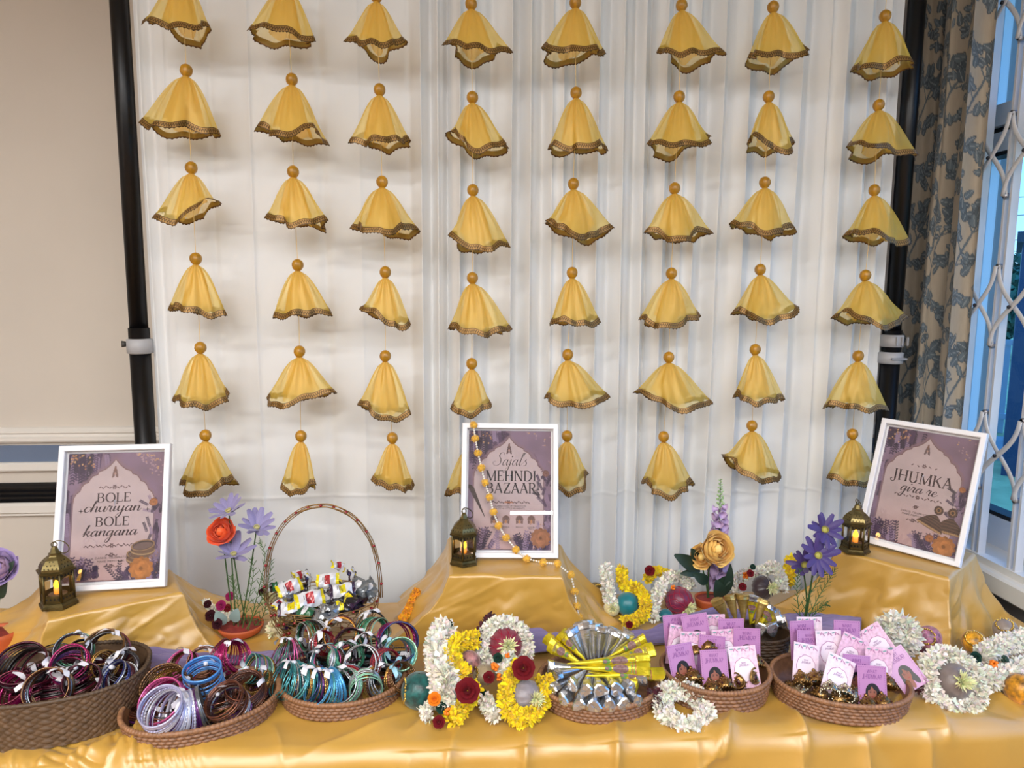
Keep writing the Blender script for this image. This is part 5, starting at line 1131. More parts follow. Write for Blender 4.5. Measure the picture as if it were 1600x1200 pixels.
Bc = [('pale lilac card peeping at the very back of the oval tray', (1265, 994), .834, 14, 0, -2, 'l', None), ('violet portrait card at the back corner beside the dark basket', (1254, 1000), .832, 14, 4, -1, 'p', None), ('violet portrait card standing highest at the back of the oval tray', (1323, 1000), .838, 14, -4, -3, 'p', None),
 ('pink patterned card tilted against the white flower ball', (1372, 1008), .826, 22, -14, 34, 'k', None), ('violet portrait card behind the pale card with gold earrings', (1265, 1016), .822, 16, 3, -4, 'p', None), ('lilac patterned card in the middle row of the oval tray', (1296, 1016), .824, 16, 0, 0, 'l', None),
 ('pink patterned card tilted across the tallest violet portrait', (1328, 1024), .820, 18, -3, -26, 'k', None), ('violet portrait card sticking out sideways over the tray rim', (1411, 1046), .806, 34, -20, 36, 'p', None), ('wide pink patterned card behind the front violet portrait', (1372, 1044), .808, 18, -6, -8, 'k', 0),
 ('violet portrait card half hidden beside the pale tilted card', (1338, 1056), .802, 18, -2, -6, 'p', 0), ('pale pink card with large gold bead earrings at the front', (1259, 1038), .812, 24, 6, -14, 'l', 0), ('pale card with silvered bead earrings tilted at the front middle', (1309, 1058), .808, 30, 0, -26, 'l', 1), ('violet portrait card at the front end of the oval tray', (1363, 1074), .798, 20, -6, -3, 'p', 0)]
for a in Bc: card(*a, GB)

rg = np.random.default_rng(91)
for (gp_, lb_, ctr_, n_, rx_, ry_) in (('loose earrings in the round card tray', 'loose antique gold bell earring lying among the cards in the round tray', (1112, 1062), 9, 58, 16), ('loose earrings in the oval card tray', 'loose antique gold bell earring lying among the cards in the oval tray', (1306, 1078), 12, 72, 18)):
    for k in range(n_):
        a_ = k*2*pi/n_; p = onz(ctr_[0]+rx_*cos(a_)*(.6+.4*rg.random()), ctr_[1]+ry_*sin(a_)*(.7+.3*rg.random()), .772)
        inst_o = inst('loose_earring', EAR[(0, 0, 1)[k % 3]], M=Matrix.Translation(p) @ Euler((rg.normal()*.8, rg.normal()*.8, rg.random()*6)).to_matrix().to_4x4() @ Matrix.Scale(1.35, 4)); tag(inst_o, lb_, 'earring', gp_)
# ================================================================ flower garlands and decorated balls
M_pet = mat('cloth_petals', '#ffffff', .75, vcol=True, Sheen_Weight=.2); M_cordg = mat('garland_cord', '#8f8a6a', .8)
PC = {'white': '#ebe7da', 'cream': '#e9dfb8', 'yellow': '#f0d202', 'maroon': '#4a0d1e', 'orange': '#ee7d12', 'red': '#8c0f1f', 'marigold': '#f0a610', 'green': '#12352a', 'magenta': '#9c1f5a'}
def petal_cloud(b, cols, ctr, nrm, plen, pw, rg, col, spread=.55):
    m = len(ctr); d = nrm + rg.normal(size=(m, 3))*spread; d /= np.linalg.norm(d, axis=1)[:, None]
    s_ = np.cross(d, rg.normal(size=(m, 3))); s_ /= np.linalg.norm(s_, axis=1)[:, None]; u = np.cross(s_, d)
    L_ = plen*(.7+.6*rg.random((m, 1))); w = pw*(.7+.6*rg.random((m, 1))); cu = L_*.3*(rg.random((m, 1))-.3)
    V = np.stack([ctr-s_*w*.35, ctr+s_*w*.35, ctr+d*L_*.55+s_*w*.62+u*cu*.4, ctr+d*L_*.55-s_*w*.62+u*cu*.4, ctr+d*L_+s_*w*.16+u*cu*1.4, ctr+d*L_-s_*w*.16+u*cu*1.4], 1)
    k = np.arange(m)*6; F = [q for i in k for q in ((i, i+1, i+2, i+3), (i+3, i+2, i+4, i+5))]
    b.add(V.reshape(-1, 3), F); c = np.array(lin(col))*(.82+.36*rg.random((m, 1)))*(1+.06*rg.normal(size=(m, 3))); cols.append(np.repeat(np.clip(c, 0, 1), 6, 0))
def tube_points(C_, rad, m, rg, closed=False):
    T = (np.roll(C_, -1, 0)-np.roll(C_, 1, 0)) if closed else np.gradient(C_, axis=0); T /= np.linalg.norm(T, axis=1)[:, None]+1e-9
    i = rg.integers(0, len(C_), m); t = T[i]; v = rg.normal(size=(m, 3)); v -= t*(v*t).sum(1)[:, None]; v /= np.linalg.norm(v, axis=1)[:, None]; return C_[i]+v*rad*.52+rg.normal(size=(m, 3))*rad*.06, v
def blossom(o, c, d, r, col, kind, seed):
    """a larger flower tied into a garland: rounded petals around an eye, or a knot of small buds"""
    rg = np.random.default_rng(seed); b = MB(); Rm = basis(d); c = Vector(c)-o.matrix_world.translation
    if kind == 'rose':
        for ring, n, rr, el in ((0, 5, 1.0, .25), (1, 4, .72, .8), (2, 3, .45, 1.2)):
            for k in range(n):
                a = k*2*pi/n+ring*.6; rows = []
                for u in np.linspace(0, 1, 6):
                    row = []
                    for v in np.linspace(-1, 1, 7):
                        w = r*rr*.62*sin(pi*min(1, .15+.75*u))**.8*v; q = Vector((w, -r*(.15+.55*u*sin(el)+.10*(1-abs(v)))*(1 if ring else .8), r*rr*(.12+.85*u)*cos(el*.8)))
                        q = Matrix.Rotation(a, 3, 'Y') @ q; row.append(tuple(Rm @ q))
                    rows.append(row)
                b.grid(np.array(rows))
        b.build('blossom', mat('velvet_petal_'+col, tuple(np.array(lin(PC[col]))*(.45 if col in ('red', 'maroon') else .8)), .8, Sheen_Weight=.03, Specular_IOR_Level=.2), o, loc=c)
    else:
        for k in range(14): v = rg.normal(size=3); v /= np.linalg.norm(v); b.ell(np.array(Rm @ Vector(v*r*.62)), r*.36, 7, 5)
        b.build('blossom', mat('bud_petal_'+col, PC[col], .6), o, loc=c)
def garland(label, pts, rad, col, dens=1.0, closed=False, plen=None, pw=None, seed=0, extras=(), name='flower_garland'):
    rg = np.random.default_rng(seed+50); P = [Vector(p) if len(p) == 3 and abs(p[0]) < 5 else onz(*p) for p in pts]
    C_ = crom(P, 14, closed); base = Vector(C_.mean(0)); base.z = min(p.z for p in P)-rad*.9
    o = thing(name, label, 'garland', base); C_ = C_-np.array(base); o.matrix_world = Matrix.Translation(base)
    L_ = np.linalg.norm(np.diff(C_, axis=0), axis=1).sum(); m = int(dens*L_*rad*2*pi/1.5e-5)
    b = MB(); cols = []; c, v = tube_points(C_, rad, m, rg, closed); petal_cloud(b, cols, c, v, plen or rad*.62, pw or rad*.34, rg, PC[col])
    stuff(b.build('petals', M_pet, o, colors=np.concatenate(cols)))
    b = MB(); b.tube(C_, rad*.55, 9, closed=closed); b.build('core', mat('garland_core_'+col, tuple(np.array(lin(PC[col]))*.75), .9), o)
    for k, (px, d, r, cl, kind) in enumerate(extras): blossom(o, onz(*px), d, r, cl, kind, seed+k)
    return o
def ring_pts(px, z, R, face, n=12, sq=1.0):
    c = onz(px[0], px[1], z); az, el = radians(face[0]), radians(face[1]); Rm = basis((sin(az)*cos(el), -cos(az)*cos(el), sin(el))); return [tuple(c+Rm @ Vector((R*cos(t), 0, R*sq*sin(t)))) for t in np.arange(n)*2*pi/n]
M_chain = mat('gold_chain', '#c3a24f', .3, .85)
def ball(label, px, z, r, col, style='plain', tuft=None, chain=None, seed=0, gloss=.35):
    rg = np.random.default_rng(seed+9); c = onz(px[0], px[1], z); o = thing('decorated_ball', label, 'ball', (c.x, c.y, c.z-r)); m = mat('ball_'+col, col, gloss, var=.8 if style == 'marbled' else .12, vscale=85, bump=.4 if style != 'plain' else .15, bscale=120, Sheen_Weight=.3)
    b = MB(); n = 26; prof = [(r*sin(t), r-r*cos(t)) for t in np.linspace(.04, pi-.04, n)]
    ax = Matrix.Identity(3)
    if tuft: ax = basis(tuft) @ Matrix.Rotation(pi/2, 3, 'X')
    M_ = Matrix.Translation((0, 0, r)) @ ax.to_4x4() @ Matrix.Translation((0, 0, -r))
    def rip(a, z_):
        if style == 'pleated': return 1+.085*np.sin(16*a+2*np.sin(a*3))*(.3+abs(z_/r-1))
        return 1+.015*np.sin(5*a+seed)
    rows = []; a = np.arange(40)*2*pi/40
    for (q, zz_) in prof: rr = q*rip(a, zz_); rows.append(np.stack([rr*np.cos(a), rr*np.sin(a), np.full(40, (zz_-r)*(.82 if style == 'pleated' else 1)+r)], -1))
    V = np.array(rows) @ np.array(ax).T; cc = np.array(ax @ Vector((0, 0, r))); V = V-cc+np.array([0, 0, r]); b.grid(V, wv=True); b.build('wrapped_body', m, o)
    if style == 'net':
        nb = MB()
        for k in range(11):
            for s_ in (-1, 1):
                t = np.linspace(.25, pi-.25, 26); aa = k*2*pi/11+s_*.5*np.sin(t*2.0*2)/2+s_*t*.35; q = np.stack([r*1.012*np.sin(t)*np.cos(aa), r*1.012*np.sin(t)*np.sin(aa), -r*1.012*np.cos(t)], -1) @ np.array(ax).T; nb.tube(q+np.array([0, 0, r]), .0008, 4)
        nb.build('net', mat('net_thread', '#9c1436', .5), o)
    if tuft:
        d = Vector(tuft).normalized(); tb = MB(); cols = []; m_ = 150; v = rg.normal(size=(m_, 3)); v /= np.linalg.norm(v, axis=1)[:, None]; v = np.where((v @ np.array(d))[:, None] < -.1, -v, v); base = np.array(d)*r*.9+np.array([0, 0, r]); petal_cloud(tb, cols, base+v*r*.05, v+np.array(d)*.35, r*.52, r*.085, rg, '#e7e6b0' if seed % 2 else '#dfe2bd', .15); tb.build('tuft', M_pet, o, colors=np.concatenate(cols))
    if chain:
        d = Vector(chain).normalized(); Rm = basis(d); cb = MB()
        for k in range(26):
            t = k/26*2*pi; q = Rm @ Vector((r*.62*cos(t), -r*.80, r*.62*sin(t))); cb.ell(np.array(q)+np.array([0, 0, r])+rg.normal(size=3)*.0006, .0026, 6, 4)
        cb.build('gold_chain', M_chain, o)
    return o
TOW = (-.1, -.85, .5)
# heap between the round bangle tray and the foil cones
ball('dark green marbled ball at the edge of the round bangle tray', (655, 1079), .776, .035, '#0f4a48', 'marbled', chain=(-1, -.1, .1), seed=2)
garland('thick white flower garland over the dark green ball', [(693, 984, .825), (684, 1012, .828), (690, 1042, .818), (696, 1072, .80), (692, 1100, .775)], .025, 'white', seed=1, extras=[((679, 1092, .80), TOW, .013, 'orange', 'rose'), ((699, 1112, .775), TOW, .009, 'orange', 'bud'), ((690, 1106, .78), TOW, .011, 'green', 'rose'), ((686, 1128, .762), TOW, .012, 'red', 'rose'), ((700, 976, .84), TOW, .011, 'green', 'rose')])
garland('yellow flower garland curling over the dusty pink ball', [(742, 1000, .832), (720, 1002, .838), (706, 1018, .834), (711, 1040, .822), (728, 1056, .806)], .0175, 'yellow', seed=2)
ball('dusty pink glittered ball between the yellow garlands', (733, 1035), .80, .023, '#a5716c', 'marbled', seed=4)
garland('yellow flower garland hanging to the table with a big dark red flower', [(742, 1072, .79), (730, 1092, .778), (716, 1110, .768), (706, 1124, .762)], .0175, 'yellow', seed=3, extras=[((731, 1079, .815), TOW, .024, 'red', 'rose')])
garland('short white flower garland on the table below the orange buds', [(663, 1108, .762), (668, 1122, .758)], .013, 'white', seed=4)
ball('maroon ball under a crimson net inside the white flower ring', (790, 1008), .812, .036, '#7d2a3c', 'net', tuft=(.08, -.85, .35), seed=3)
garland('ring of white flowers round the maroon netted ball', ring_pts((788, 1010), .812, .046, (0, 32)), .0165, 'white', closed=True, seed=5)
garland('dark maroon flower string above the yellow garland', [(767, 962, .848), (758, 976, .842), (748, 994, .832), (744, 1010, .82)], .0105, 'maroon', seed=6, extras=[((797, 970, .845), TOW, .009, 'maroon', 'rose')])
ball('beige cloth ball beside the red and orange buds', (757, 1054), .785, .023, '#a08f73', 'pleated', chain=(-1, -.2, .1), seed=6)
garland('white flower sprig with orange and red buds beside the beige ball', [(797, 1026, .822), (788, 1040, .815), (790, 1052, .808)], .015, 'white', seed=7, extras=[((775, 1040, .822), TOW, .011, 'orange', 'bud'), ((764, 1058, .81), TOW, .012, 'red', 'rose'), ((780, 1058, .81), TOW, .008, 'orange', 'bud'), ((778, 1028, .832), TOW, .010, 'green', 'rose'), ((793, 1024, .84), TOW, .006, 'orange', 'bud')])
garland('yellow flower garland looped round the grey pleated ball', [(812, 1040, .815), (798, 1062, .806), (791, 1088, .785), (797, 1112, .768), (818, 1122, .762), (840, 1108, .765), (853, 1082, .78), (850, 1058, .80)], .0165, 'yellow', seed=8, extras=[((818, 1044, .838), TOW, .023, 'red', 'rose')])
ball('grey pleated satin ball with a cream tuft in the yellow loop', (822, 1088), .778, .030, '#8b8285', 'pleated', tuft=(.55, -.7, .25), seed=5)
garland('white flower garland tail on the table under the yellow loop', [(757, 1090, .775), (764, 1106, .765), (774, 1120, .76)], .0145, 'white', seed=9, extras=[((752, 1082, .78), TOW, .010, 'green', 'rose')])
# ring on the table between the foil cones and the cards
garland('white flower ring lying open on the table before the earring cards', ring_pts((1068, 1106), .762, .040, (5, 66)), .018, 'white', closed=True, seed=10)
garland('dark maroon flower cluster beside the open white ring', [(1022, 1078, .785), (1026, 1094, .772), (1040, 1112, .760)], .0135, 'maroon', seed=11)
# heap at the back between the bazaar poster box and the yellow peony
garland('upright white garland at the back beside the bazaar poster box', [(946, 886, .835), (949, 908, .822), (952, 930, .80), (957, 950, .775)], .0155, 'white', seed=12)
ball('cream tufted ball at the foot of the upright white garland', (956, 950), .772, .020, '#d9cf9e', 'plain', tuft=(-.1, -.8, .3), seed=7)
garland('yellow flower garland looped round the teal ball', [(972, 890, .832), (974, 914, .815), (994, 918, .812), (1008, 936, .80), (1006, 958, .78), (990, 970, .765), (974, 972, .760)], .0145, 'yellow', seed=13, extras=[((983, 976, .765), TOW, .009, 'red', 'rose')])
ball('plain teal ball inside the yellow flower loop', (981, 944), .778, .029, '#12727c', 'plain', seed=8)
ball('olive and gold ball against the box of the bazaar poster', (931, 918), .79, .016, '#6b5a34', 'pleated', chain=(.2, -1, .2), seed=10)
garland('white flower garland arching over the maroon lattice ball', [(1080, 918, .80), (1066, 902, .82), (1046, 902, .825), (1030, 922, .81), (1022, 946, .785), (1020, 966, .765)], .0145, 'white', seed=14, extras=[((1052, 918, .822), TOW, .007, 'orange', 'bud')])
garland('short yellow garland with a dark red flower at the back', [(1012, 906, .815), (1022, 892, .828), (1042, 898, .82)], .0135, 'yellow', seed=15, extras=[((1015, 892, .845), TOW, .014, 'red', 'rose')])
ball('maroon lattice ball with a cream tuft beside the clay pot', (1061, 939), .782, .034, '#6d1f40', 'net', tuft=(.35, -.75, -.15), seed=11)
ball('small teal ball under the white garland by the violet scarf', (1040, 963), .762, .018, '#12626e', 'plain', seed=12)
# heap between the peony pot and the purple daisies
garland('white garland with red and orange buds behind the kraft cones', [(1150, 926, .775), (1154, 905, .795), (1172, 894, .812), (1192, 893, .815), (1208, 884, .825), (1220, 902, .81), (1222, 922, .79)], .0145, 'white', seed=16, extras=[((1165, 899, .825), TOW, .010, 'orange', 'bud'), ((1160, 917, .80), TOW, .011, 'red', 'rose'), ((1172, 896, .84), TOW, .010, 'red', 'rose'), ((1176, 886, .845), TOW, .008, 'green', 'rose')])
ball('dark brown ball with a silvery tuft behind the kraft cones', (1192, 918), .79, .030, '#3b2d30', 'pleated', tuft=(.35, -.8, .3), seed=13)
garland('short yellow garland beside the purple daisies', [(1236, 872, .83), (1234, 892, .812), (1230, 912, .79)], .0155, 'yellow', seed=17, extras=[((1249, 884, .82), TOW, .010, 'maroon', 'rose')])
# heap at the end of the table by the window
garland('round white chrysanthemum bundle against the Jhumka poster box', ring_pts((1404, 992), .805, .023, (0, 30)), .0235, 'white', closed=True, seed=18, plen=.017)
ball('mauve wrapped ball half hidden behind the white chrysanthemum bundle', (1452, 996), .775, .026, '#a06a86', 'marbled', chain=(-.7, -.6, .4), seed=14)
garland('wide ring of white petals round the taupe ball', ring_pts((1488, 1066), .785, .048, (-6, 34), sq=1.05), .0185, 'white', closed=True, seed=19)
ball('taupe ball with a yellow-green tuft in the wide white ring', (1487, 1064), .784, .036, '#776a66', 'plain', tuft=(-.05, -.8, .42), seed=15)
garland('dark maroon flower string beside the wide white ring', [(1446, 1018, .81), (1443, 1040, .80), (1438, 1062, .785), (1436, 1080, .77)], .0095, 'maroon', seed=20)
garland('upper white garland at the window end of the table', [(1536, 1026, .79), (1556, 1014, .795), (1580, 1004, .795), (1612, 996, .795)], .0205, 'white', seed=21, extras=[((1524, 1027, .81), TOW, .012, 'green', 'rose')])
garland('lower white garland at the window end of the table', [(1532, 1056, .78), (1552, 1060, .776), (1578, 1052, .776), (1612, 1036, .776)], .0205, 'white', seed=22, extras=[((1553, 1038, .80), TOW, .010, 'orange', 'bud'), ((1571, 1030, .805), TOW, .009, 'green', 'bud')])
ball('golden yellow ball behind the upper white garland', (1522, 1003), .782, .025, '#c98d12', 'marbled', chain=(-.5, -.5, .7), seed=16)
ball('grey-beige ball with a gold crown behind the window end garland', (1571, 984), .782, .026, '#8d7f76', 'plain', chain=(-.5, -.4, .8), seed=17)
ball('amber ball under the lower white garland', (1594, 1076), .768, .030, '#b47a12', 'marbled', seed=18)
# marigolds, dried flowers
garland('orange marigold string beside the box of the bazaar poster', [(652, 922, .80), (645, 938, .785), (637, 955, .768), (627, 970, .758)], .0115, 'marigold', seed=23, plen=.006, pw=.006)
garland('cream flower garland beside the wire sweet basket', [(420, 935, .795), (432, 950, .78), (440, 968, .765), (428, 985, .76)], .019, 'cream', seed=24, extras=[((410, 925, .81), TOW, .010, 'maroon', 'rose')])
garland('white and dark red flower garland behind the clay saucer of lilac daisies', [(318, 944, .782), (334, 958, .772), (350, 968, .766), (366, 962, .77)], .014, 'white', seed=25, extras=[((330, 962, .79), TOW, .014, 'maroon', 'rose'), ((346, 946, .795), TOW, .013, 'magenta', 'rose'), ((360, 932, .80), TOW, .012, 'magenta', 'rose'), ((340, 975, .782), TOW, .013, 'maroon', 'rose'), ((325, 944, .80), TOW, .010, 'maroon', 'rose'), ((356, 950, .79), TOW, .010, 'red', 'rose')])
garland('yellow chrysanthemum at the table end beside the seagrass basket', [(20, 1024, .765), (30, 1020, .765)], .014, 'yellow', seed=26, plen=.014, pw=.004, extras=[((6, 1034, .775), TOW, .014, 'magenta', 'rose')])

# ================================================================ flowers in clay saucers
M_stem = mat('stem_green', '#3c5a2e', .6); M_fern = mat('fern_green', '#4c7038', .6); M_clay = mat('terracotta', '#b5552c', .6, var=.12, vscale=40); M_fill = mat('red_clay_fill', '#7d2520', .7, var=.25, vscale=90, bump=.4, bscale=150); M_dleaf = mat('dark_leaf', '#1f3326', .5, var=.15, vscale=30)
def clay_saucer(o, rx, ry, h, at=(0, 0)):
    b = MB(); prof = [(.70, 0), (.86, .25*h), (.98, .75*h), (1.0, h), (.93, h), (.88, h*.86)]; a = np.arange(40)*2*pi/40
    b.grid(np.array([np.stack([at[0]+rx*f*np.cos(a), at[1]+ry*f*np.sin(a), np.full(40, z)], -1) for f, z in prof]), wv=True); b.build('saucer', M_clay, o)
    b = MB(); b.grid(np.array([np.stack([at[0]+rx*f*np.cos(a), at[1]+ry*f*np.sin(a), np.full(40, z)], -1) for f, z in ((.90, h*.84), (.5, h*.93), (.02, h*.95))]), wv=True); b.build('fill', M_fill, o)
def petal_mesh(L_, w, m, cup=.25, notch=0):
    b = MB(); rows = []
    for u in np.linspace(0, 1, 9):
        ww = w*max(.06, sin(pi*min(1, .06+.80*u**.8))**.75); row = []
        for v in np.linspace(-1, 1, 5): row.append((v*ww, -.0008+.25*ww*(1-abs(v))*-1+L_*cup*u*u*-1*.0, L_*u*(1-.04*abs(v)*u)-.0, ))
        rows.append([(x, y-L_*cup*sin(u*1.5)*.5, z) for x, y, z in row])
    b.grid(np.array(rows)); return b.mesh('petal', m)
def daisy(o, c, d, R, me_p, n, seed, cup=.25, eye=('#c9b95a', .006), double=True):
    rg = np.random.default_rng(seed); Rm = basis(d); c = Vector(c)-o.matrix_world.translation
    b = MB(); b.ell((0, -.002, 0), (eye[1], .0035, eye[1]), 12, 6)
    for k in range(22): t = k/22*2*pi; b.tube([(eye[1]*.7*cos(t), -.003, eye[1]*.7*sin(t)), (eye[1]*1.1*cos(t), -.0075, eye[1]*1.1*sin(t))], .0007, 4)
    h = inst('flower_head', b.mesh('flower_head', mat('flower_eye_'+eye[0], eye[0], .6)), o, M=Matrix.Translation(c) @ Rm.to_4x4())
    for k in range(n):
        a = k*2*pi/n+rg.normal()*.08; s_ = R*(1+.12*rg.normal())
        inst('petal', me_p, h, M=Matrix.Rotation(a, 4, 'Y') @ Matrix.Translation((0, 0, eye[1]*.5)) @ Matrix.Rotation(radians(cup*60+rg.normal()*8*(1+(k % 2)))*1, 4, 'X') @ Matrix.Scale(s_, 4))
    b = MB(); b.lathe([(.001, 0), (.0045, .002), (.003, .007), (.0012, .010)], 10, M=Matrix.Rotation(pi/2, 3, 'X') @ Matrix.Rotation(pi, 3, 'X')); inst('calyx', b.mesh('calyx', M_stem), h)
def stem(o, pts, r=.0016, name='stem'):
    b = MB(); b.tube(crom([Vector(p)-o.matrix_world.translation for p in pts], 8), r, 7); return b.build(name, M_stem, o)
def fern(o, pts, n, L_, seed, m=None):
    rg = np.random.default_rng(seed); C_ = crom([Vector(p)-o.matrix_world.translation for p in pts], 12); b = MB(); b.tube(C_, np.linspace(.0012, .0005, len(C_)), 5); T = np.gradient(C_, axis=0); T /= np.linalg.norm(T, axis=1)[:, None]
    for k in range(n):
        i = int((.12+.86*k/n)*(len(C_)-1)); side = np.cross(T[i], [0, 1, .2]); side /= np.linalg.norm(side); s_ = (-1)**k; d = T[i]*.75+side*s_*.75+rg.normal(size=3)*.12; ll = L_*(1-.5*k/n)*(.8+.4*rg.random())
        b.tube([C_[i], C_[i]+d*ll*.5+np.array([0, 0, .1*ll]), C_[i]+d*ll+T[i]*.25*ll], [.0008, .0007, .0003], 4)
        for q in (.45, .75): p = C_[i]+d*ll*q; b.tube([p, p+(T[i]*.8-side*s_*.35)*ll*.35], [.0006, .0002], 4)
    return b.build('fern_frond', m or M_fern, o)
def leaf(o, base, tip, w, nrm, m=None, name='leaf'):
    base = Vector(base)-o.matrix_world.translation; tip = Vector(tip)-o.matrix_world.translation; d = tip-base; s_ = d.cross(Vector(nrm)).normalized(); n_ = s_.cross(d).normalized(); rows = []
    for u in np.linspace(0, 1, 9):
        ww = w*sin(pi*(.04+.93*u**.85))**.8; c = base+d*u+n_*(.12*d.length*sin(u*2.6)); rows.append([tuple(c-s_*ww+n_*ww*.25), tuple(c), tuple(c+s_*ww+n_*ww*.25)])
    b = MB(); b.grid(np.array(rows)); b.grid(np.array(rows)[:, ::-1]-np.array(tuple(n_*.0004))); return b.build(name, m or M_dleaf, o)
def aty(px, py, Y): return ony(px, py, Y)
M_lil = mat('lilac_petal', '#857da6', .6, var=.18, vscale=60, Sheen_Weight=.2); M_vio = mat('violet_petal', '#402d6c', .55, var=.3, vscale=50, Sheen_Weight=.2); M_orr = mat('coral_petal', '#f2642c', .6, Sheen_Weight=.2); M_yelp = mat('apricot_petal', '#f9d680', .6, var=.1, vscale=30, Sheen_Weight=.2); M_fox = mat('mauve_floret', '#bda3cb', .6, var=.15, vscale=60); M_foxg = mat('foxglove_bud', '#9dbb86', .6)
PL, PV = petal_mesh(1, .185, M_lil), petal_mesh(1, .175, M_vio)
def ranunculus(o, c, d, R, m, name='flower_head', layers=5, open_=1.0):
    Rm = basis(d); c = Vector(c)-o.matrix_world.translation; hb = MB(); hb.ell((0, -R*.35, 0), R*.34, 12, 8); h = inst(name, hb.mesh(name, m), o, M=Matrix.Translation(c) @ Rm.to_4x4())
    rg = np.random.default_rng(int(R*9e4)+layers); c0 = np.array(m.node_tree.nodes['Principled BSDF'].inputs['Base Color'].default_value[:3])
    for L_ in range(layers):
        q_ = (L_+1)/layers; f = .30+.70*q_; n = 4+(L_ > 1)+(L_ > 3); th = 1.12-1.05*open_*q_**1.6
        ml = mat('%s_layer_%d' % (m.name, L_), tuple(c0*np.array([1-.05*(1-q_), 1-.25*(1-q_), 1-.5*(1-q_)])), .6, Sheen_Weight=.15)
        for v_ in range(2):
            b = MB(); rows = []; k1 = 1.0+.07*v_; ph_ = rg.random()*6
            for u in np.linspace(0, 1, 11):
                row = []
                for v in np.linspace(-1, 1, 11):
                    a = v*.86*(.5+.5*sin(pi*min(1, .22+.58*u))); edge = 1-.16*abs(v)**2.2; el = -1.41+(1.41+th)*u*edge; cur = max(0, u-.78)*R*.75*q_
                    rr = R*f*k1*(1+.035*sin(4*v+ph_)*u)+cur
                    row.append((rr*cos(el)*sin(a), -R*.30-rr*sin(el)*.82, rr*cos(el)*cos(a)))
                rows.append(row)
            b.grid(np.array(rows)); me_ = b.mesh('petal', ml)
            for k in range(v_, n, 2): inst('petal', me_, h, M=Matrix.Rotation(k*2*pi/n+L_*.7+rg.normal()*.06, 4, 'Y') @ Matrix.Rotation(rg.normal()*.05, 4, 'X'))
    return h
YL = 1.60
pot = onz(377, 989, TZ+.006); o = thing('potted_flowers', 'clay saucer of lilac daisies and one coral ranunculus beside the wire basket', 'flowers', pot); o.matrix_world = Matrix.Translation(pot)
clay_saucer(o, .052, .047, .022)
for k, (px, py, d, R, dy) in enumerate(((358, 800, (-.25, -.35, .9), .043, 0), (401, 826, (.2, -.45, .85), .043, .0), (365, 868, (.1, -.30, .95), .045, -.015))):
    c = aty(px, py, YL+dy); daisy(o, c, d, R, PL, 12, k, .32, ('#b9b07a', .006)); stem(o, [c, c.lerp(pot, .5)+Vector((.006*(k-1), 0, 0)), pot+Vector((.012*(k-1), .004, .02))])
c = aty(347, 832, YL-.01); ranunculus(o, c, (-.1, -.75, .6), .027, M_orr); stem(o, [c, c.lerp(pot, .5)+Vector((-.008, 0, 0)), pot+Vector((-.014, -.004, .02))])
for k, pts in enumerate((((388, 985), (402, 930), (414, 870), (404, 845)), ((384, 985), (405, 945), (420, 905), (424, 872)), ((378, 985), (388, 940), (396, 895), (392, 870)), ((372, 985), (372, 945), (366, 915), (360, 900)), ((392, 985), (412, 960), (416, 925), (408, 900)))): fern(o, [aty(x, y, YL-.012+.006*k) for x, y in pts], 22, .018, k)
leaf(o, aty(352, 975, 1.60), aty(338, 955, 1.60), .014, (0, -1, .3), mat('dusty_blue_leaf', '#7c8f8c', .7)); leaf(o, aty(366, 972, 1.60), aty(372, 950, 1.60), .013, (0, -1, .3), MATS['dusty_blue_leaf'])
YM = 1.665
pot = onz(1108, 950, TZ+.005); o = thing('potted_flowers', 'clay pot with a yellow peony and a mauve foxglove spike', 'flowers', pot); o.matrix_world = Matrix.Translation(pot)
clay_saucer(o, .038, .034, .030)
c = aty(1117, 858, YM-.03); ranunculus(o, c, (.12, -.85, .42), .036, M_yelp, layers=6, open_=.8); stem(o, [c+Vector((0, .02, -.01)), c.lerp(pot, .55)+Vector((-.004, .015, 0)), pot+Vector((-.002, 0, .025))], .002)
c2 = aty(1098, 870, YM-.015); ranunculus(o, c2, (-.55, -.7, .25), .026, M_yelp, layers=4); stem(o, [c2+Vector((0, .015, -.01)), c2.lerp(pot, .55), pot+Vector((-.006, 0, .025))], .0016)
for (bx, by, tx, ty, w) in ((1092, 888, 1052, 866, .018), (1090, 880, 1079, 856, .013), (1094, 892, 1062, 896, .011), (1106, 910, 1082, 896, .014), (1118, 915, 1145, 898, .012), (1125, 935, 1118, 905, .018), (1132, 930, 1140, 880, .012)): leaf(o, aty(bx, by, YM), aty(tx, ty, YM-.01), w, (0, -1, .25))
sp0, sp1 = aty(1122, 925, YM+.02), aty(1126, 748, YM+.02); b = MB(); b.tube([sp0-pot, sp1-pot], [.0025, .0008], 7); b.build('stem', M_stem, o)
fb = MB(); a = np.arange(12)*2*pi/12
fb.grid(np.array([np.stack([r*np.cos(a)*(1+.12*np.sin(5*a)*f), np.full(12, -y), r*np.sin(a)*(1+.12*np.sin(5*a)*f)], -1) for r, y, f in ((.0025, 0, 0), (.0055, .004, 0), (.0062, .010, 0), (.0085, .014, .6), (.0125, .0155, 1.3))]), wv=True); ME_FL = fb.mesh('floret', M_fox)
gb = MB(); gb.ell((0, -.003, 0), (.0028, .0045, .0028), 8, 5); ME_FB = gb.mesh('bud', M_foxg)
ax = (sp0-sp1)
for k in range(44):
    t = .24+.70*(k/44)+.004*((k*7) % 5); a_ = k*2.4; d = Vector((cos(a_), sin(a_), -.25)); p = sp1+ax*t-pot+Vector((cos(a_), sin(a_), 0))*.004; inst('floret', ME_FL, o, M=Matrix.Translation(p) @ basis(d).to_4x4() @ Matrix.Scale(.75+.55*min(1, (t-.2)*2), 4))
